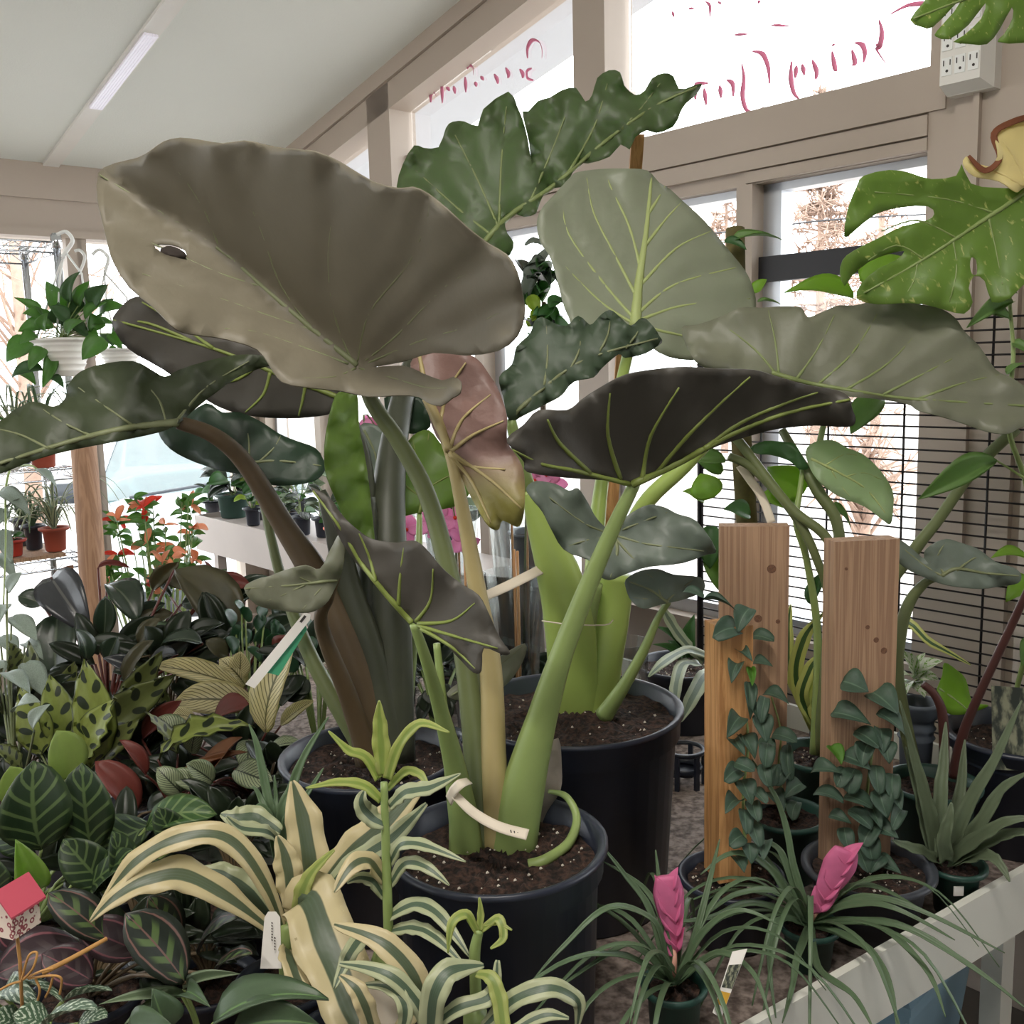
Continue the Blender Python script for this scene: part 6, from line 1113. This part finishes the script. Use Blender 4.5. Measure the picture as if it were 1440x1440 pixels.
# hanging pothos pots
def hanging(label, x, y, t, rt, hp, hook, legs, leaves, lt):
    c = U(x, y, t); b = c-np.array([0, 0, hp]); o = thing('hanging_pothos', label, 'hanging plant', b, 'hanging baskets by the shelving'); rb = rt*.55
    P = [(rb-.004, 0), (rb, .004)]
    for i in range(1, 6): k_ = i/6; r_ = rb+(rt-rb)*k_; P += [(r_-.001, hp*k_-.003), (r_+.002, hp*k_), (r_-.001, hp*k_+.003)]
    P += [(rt, hp-.01), (rt+.006, hp-.008), (rt+.006, hp), (rt-.004, hp), (rb, .02)]; part('pot', lathe(b, P, 36), 'plastic_white', o)
    part('soil', lathe(b+np.array([0, 0, hp*.85]), [(rt*.85, 0), (rt*.4, .01), (0.001, .012)], 24, cap0=False), 'soil', o)
    hk = part('hanger', tube(cr(np.array([U(a, b_, t) for a, b_ in hook]), 5), [.006, .006, .007, .007], 8), 'plastic_hanger', o)
    for l in legs: part('hanger_strap', tube(np.array([U(a, b_, t) for a, b_ in l]), [.0035], 6), 'plastic_hanger', hk)
    for i, (bx, by, tx, ty, w) in enumerate(leaves):
        tt = t+rng.uniform(-.07, .05); pl(o, K['po' if i % 3 else 'pod'](), (bx, by, tt), (tx, ty, tt-.03), w); B = U(bx, by, tt); part('vine', tube(cr([c, (c+B)/2+np.array([0, 0, .01]), B], 3), [.0018], 5), 'stem_green', o)
    return o
PL = [(98,425,110,382,22),(85,440,65,395,28),(110,430,125,395,22),(130,430,150,400,26),(120,450,148,425,36),(140,450,178,432,26),(95,450,70,430,28),(60,445,32,440,26),(75,460,25,465,26),(100,460,95,430,28),(130,460,160,455,32),(150,480,115,505,34),(105,455,125,475,20),(45,480,8,508,40),(62,490,40,520,24),(60,520,15,530,26),(72,500,60,545,20),(155,470,172,490,18),(88,462,122,462,20),(70,455,48,430,26),(58,440,20,418,18),(110,440,98,410,26),(120,430,140,412,22),(62,465,66,440,20),(145,440,160,420,20),(50,470,28,482,24),(95,470,115,450,22),(80,455,82,425,24),(135,465,128,440,26),(115,470,140,480,24),(70,530,90,545,18),(30,525,50,540,18)]
hanging('white hanging pot full of green pothos below the wire shelf corner', 88, 476, 3.15, .09, .118, [(80,330),(93,326),(102,338),(94,352),(88,362)], [[(92,354),(115,385),(126,474)], [(90,356),(84,390),(80,474)], [(92,356),(82,380),(52,474)]], PL, 3.15)
hanging('second white hanging pot mostly hidden behind the huge dark leaf', 168, 490, 3.7, .075, .09, [(130,358),(140,351),(152,362),(150,375),(147,384)], [[(147,384),(140,420),(142,488)], [(147,384),(150,430),(168,488)], [(147,384),(178,418),(192,488)]], [(160,485,140,470,20),(175,485,180,462,22),(165,490,150,505,18),(170,480,160,455,20),(150,480,132,500,18)], 3.7)
solo('hanger_hook', tube(cr(np.array([U(a, b_, 3.9) for a, b_ in [(105,353),(112,352),(119,360),(116,374),(110,386)]]), 5), [.006], 8), 'plastic_hanger', 'spare white plastic hook between the two hanging pots', 'hook')
# wooden pole
plp = tube(cr([U(112,560,2.9), U(123,700,2.9), U(133,860,2.92), U(142,1010,2.95)], 4), [.034, .036, .037, .037], 18); solo('wooden_pole', plp, 'pole_wood', 'thick round wooden pole rising among the dark foliage', 'pole')
# orange flowering shrub
cF = U(222, 840, 3.35); cF[2] = 0.42; fs = thing('orange_flower_shrub', 'orange-flowered shrub in bloom near the far window', 'plant', np.array([cF[0], cF[1], 0])); bF = np.array([cF[0], cF[1], 0.0]); pot(fs, bF, .16, .32, 'pot_terracotta', .8)
tops = [(rng.uniform(152, 292), rng.uniform(700, 830)) for _ in range(34)]+[(190,705),(200,712),(165,735),(215,745),(250,775),(262,783),(235,780)]
for i, (x, y) in enumerate(tops):
    P = U(x, y, 3.35+rng.uniform(-.15, .15)); part('twig', tube(cr([bF+np.array([0, 0, .3]), (bF+P)/2+np.array([0, 0, .1]), P], 4), [.004, .0018], 5), 'stem_green', fs)
    for k in range(3): d = rng.normal(0, 1, 3); d[2] = abs(d[2])*.4; d /= np.linalg.norm(d); place(fs, K['po'](), P-np.array([0, 0, .02*k]), P-np.array([0, 0, .02*k])+d*.055, .03)
    if i % 3 != 1:
        for k in range(3): d = rng.normal(0, 1, 3)*(1, 1, .5); d /= np.linalg.norm(d); place(fs, blade('ell', 'red_petal' if i % 9 == 0 else 'orange_petal', .3, .2), P+np.array([0, 0, .008]), P+np.array([0, 0, .01])+d*.055, .022, name='petal')
# extra low foliage between the big pots
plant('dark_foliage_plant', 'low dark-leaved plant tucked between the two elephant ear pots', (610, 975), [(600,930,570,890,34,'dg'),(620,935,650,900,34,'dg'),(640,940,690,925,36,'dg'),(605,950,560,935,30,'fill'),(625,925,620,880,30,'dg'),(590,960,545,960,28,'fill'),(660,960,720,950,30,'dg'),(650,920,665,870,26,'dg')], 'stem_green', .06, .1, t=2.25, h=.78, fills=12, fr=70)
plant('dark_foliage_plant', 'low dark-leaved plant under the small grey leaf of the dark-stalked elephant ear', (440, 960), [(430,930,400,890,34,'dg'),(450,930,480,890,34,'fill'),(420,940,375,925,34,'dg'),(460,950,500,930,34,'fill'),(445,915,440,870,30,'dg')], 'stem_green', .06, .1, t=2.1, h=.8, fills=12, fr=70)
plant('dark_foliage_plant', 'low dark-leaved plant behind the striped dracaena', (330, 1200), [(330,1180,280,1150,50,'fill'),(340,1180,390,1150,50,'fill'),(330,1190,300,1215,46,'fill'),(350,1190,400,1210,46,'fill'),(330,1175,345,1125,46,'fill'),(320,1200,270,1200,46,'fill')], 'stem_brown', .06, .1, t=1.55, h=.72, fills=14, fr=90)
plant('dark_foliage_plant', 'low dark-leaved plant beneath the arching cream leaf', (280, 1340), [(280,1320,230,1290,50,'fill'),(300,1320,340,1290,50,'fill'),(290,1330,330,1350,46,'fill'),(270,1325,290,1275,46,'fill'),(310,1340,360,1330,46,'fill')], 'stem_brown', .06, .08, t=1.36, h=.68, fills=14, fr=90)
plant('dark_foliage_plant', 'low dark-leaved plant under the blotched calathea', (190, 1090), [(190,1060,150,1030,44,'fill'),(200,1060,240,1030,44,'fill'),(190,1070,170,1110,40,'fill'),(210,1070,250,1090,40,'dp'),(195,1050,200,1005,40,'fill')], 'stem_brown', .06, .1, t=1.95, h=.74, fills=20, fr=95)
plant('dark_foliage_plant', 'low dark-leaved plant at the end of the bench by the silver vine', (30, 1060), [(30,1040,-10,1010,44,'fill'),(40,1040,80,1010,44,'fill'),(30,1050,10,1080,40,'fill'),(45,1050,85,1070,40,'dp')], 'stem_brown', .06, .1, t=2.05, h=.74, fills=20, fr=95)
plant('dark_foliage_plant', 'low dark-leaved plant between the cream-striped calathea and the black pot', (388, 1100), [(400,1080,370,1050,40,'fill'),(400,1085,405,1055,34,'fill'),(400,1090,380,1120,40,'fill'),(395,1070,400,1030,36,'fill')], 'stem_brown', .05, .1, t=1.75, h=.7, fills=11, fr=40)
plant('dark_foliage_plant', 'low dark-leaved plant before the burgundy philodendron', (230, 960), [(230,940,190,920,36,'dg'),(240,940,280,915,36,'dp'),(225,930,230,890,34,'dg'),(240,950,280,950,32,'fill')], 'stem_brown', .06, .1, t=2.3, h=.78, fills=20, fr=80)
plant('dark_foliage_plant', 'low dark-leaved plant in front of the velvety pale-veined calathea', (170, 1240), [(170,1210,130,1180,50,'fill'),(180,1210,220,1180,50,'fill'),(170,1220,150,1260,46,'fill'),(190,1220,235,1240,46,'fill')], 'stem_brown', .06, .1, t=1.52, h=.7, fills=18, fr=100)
# ------------------------------------------------------------------ crowded plants: bend leaves and stalks aside so that neighbours do not pass through each other
from mathutils.bvhtree import BVHTree
from mathutils import Quaternion
bpy.context.view_layer.update()
def root(o):
    while o.parent: o = o.parent
    return o.name
class Item:
    def __init__(s, o):
        s.o = o; s.r = root(o); s.F = [tuple(p.vertices) for p in o.data.polygons]; s.set(o.matrix_world.copy())
    def verts(s, M):
        n = len(s.o.data.vertices); a = np.empty(n*3); s.o.data.vertices.foreach_get('co', a); A = np.array(M); return a.reshape(-1, 3)@A[:3, :3].T+A[:3, 3]
    def set(s, M): s.M = M; V = s.verts(M); s.lo = V.min(0); s.hi = V.max(0); s.V = V; s.b = None
    def bvh(s):
        if s.b is None: s.b = BVHTree.FromPolygons(s.V.tolist(), s.F)
        return s.b
IT = [Item(o) for o in bpy.data.objects if o.type == 'MESH' and root(o) in ORG and not bpy.data.objects[root(o)].get('kind') and root(o) not in ('parked_car',)]
LO = np.array([i.lo for i in IT]); HI = np.array([i.hi for i in IT]); RN = np.array([i.r for i in IT]); NM = {i.o.name: k for k, i in enumerate(IT)}
def hits(k, V, F, lim=1e9):
    lo, hi = V.min(0), V.max(0); m = np.all(LO <= hi, 1) & np.all(HI >= lo, 1) & (RN != RN[k])
    if not m.any(): return 0
    b = BVHTree.FromPolygons(V.tolist(), F); n = 0
    for j in np.nonzero(m)[0]:
        n += len(b.overlap(IT[j].bvh()))
        if n >= lim: return n
    return n
def store(k): LO[k], HI[k] = IT[k].lo, IT[k].hi
gs = np.random.default_rng(5)
def settle(k):
    it = IT[k]; nm = it.o.name; h0 = hits(k, it.V, it.F)
    if not h0: return
    if nm in PIV:
        p = Vector(PIV[nm]); best = (h0, None)
        for a in (.07, .13, .2, .28, .38, .5, .65):
            for _ in range(9):
                R = Matrix.Translation(p) @ Matrix.Rotation(a, 4, Vector(gs.normal(0, 1, 3)).normalized()) @ Matrix.Translation(-p); M = R @ it.M; h = hits(k, it.verts(M), it.F, best[0])
                if h < best[0]: best = (h, M)
                if not h: break
            if not best[0]: break
        if best[1] is not None: it.o.matrix_world = best[1]; it.set(best[1]); store(k)
    elif nm in PET:
        A, B, r, n, m = PET[nm]; og = ORG[it.r]; best = (h0, None)
        for a in (.01, .02, .03, .045, .06):
            for _ in range(8):
                V = np.array(tube(cr([A, m+gs.normal(0, a, 3), B], n), r, 6)[0]); h = hits(k, V, it.F, best[0])
                if h < best[0]: best = (h, V)
                if not h: break
            if not best[0]: break
        if best[1] is not None:
            it.o.data.vertices.foreach_set('co', (best[1]-og).ravel()); it.o.data.update(); it.set(it.M); store(k)
def rank(n): return 0 if n.startswith('dark_fol') else 1 if n.startswith(('potted', 'grassy', 'spider', 'wrapped', 'round_leaf')) else 2
for sweep in range(3):
    for k in sorted((NM[n] for n in list(PIV)+list(PET) if n in NM), key=lambda k: (rank(RN[k]), k)): settle(k)
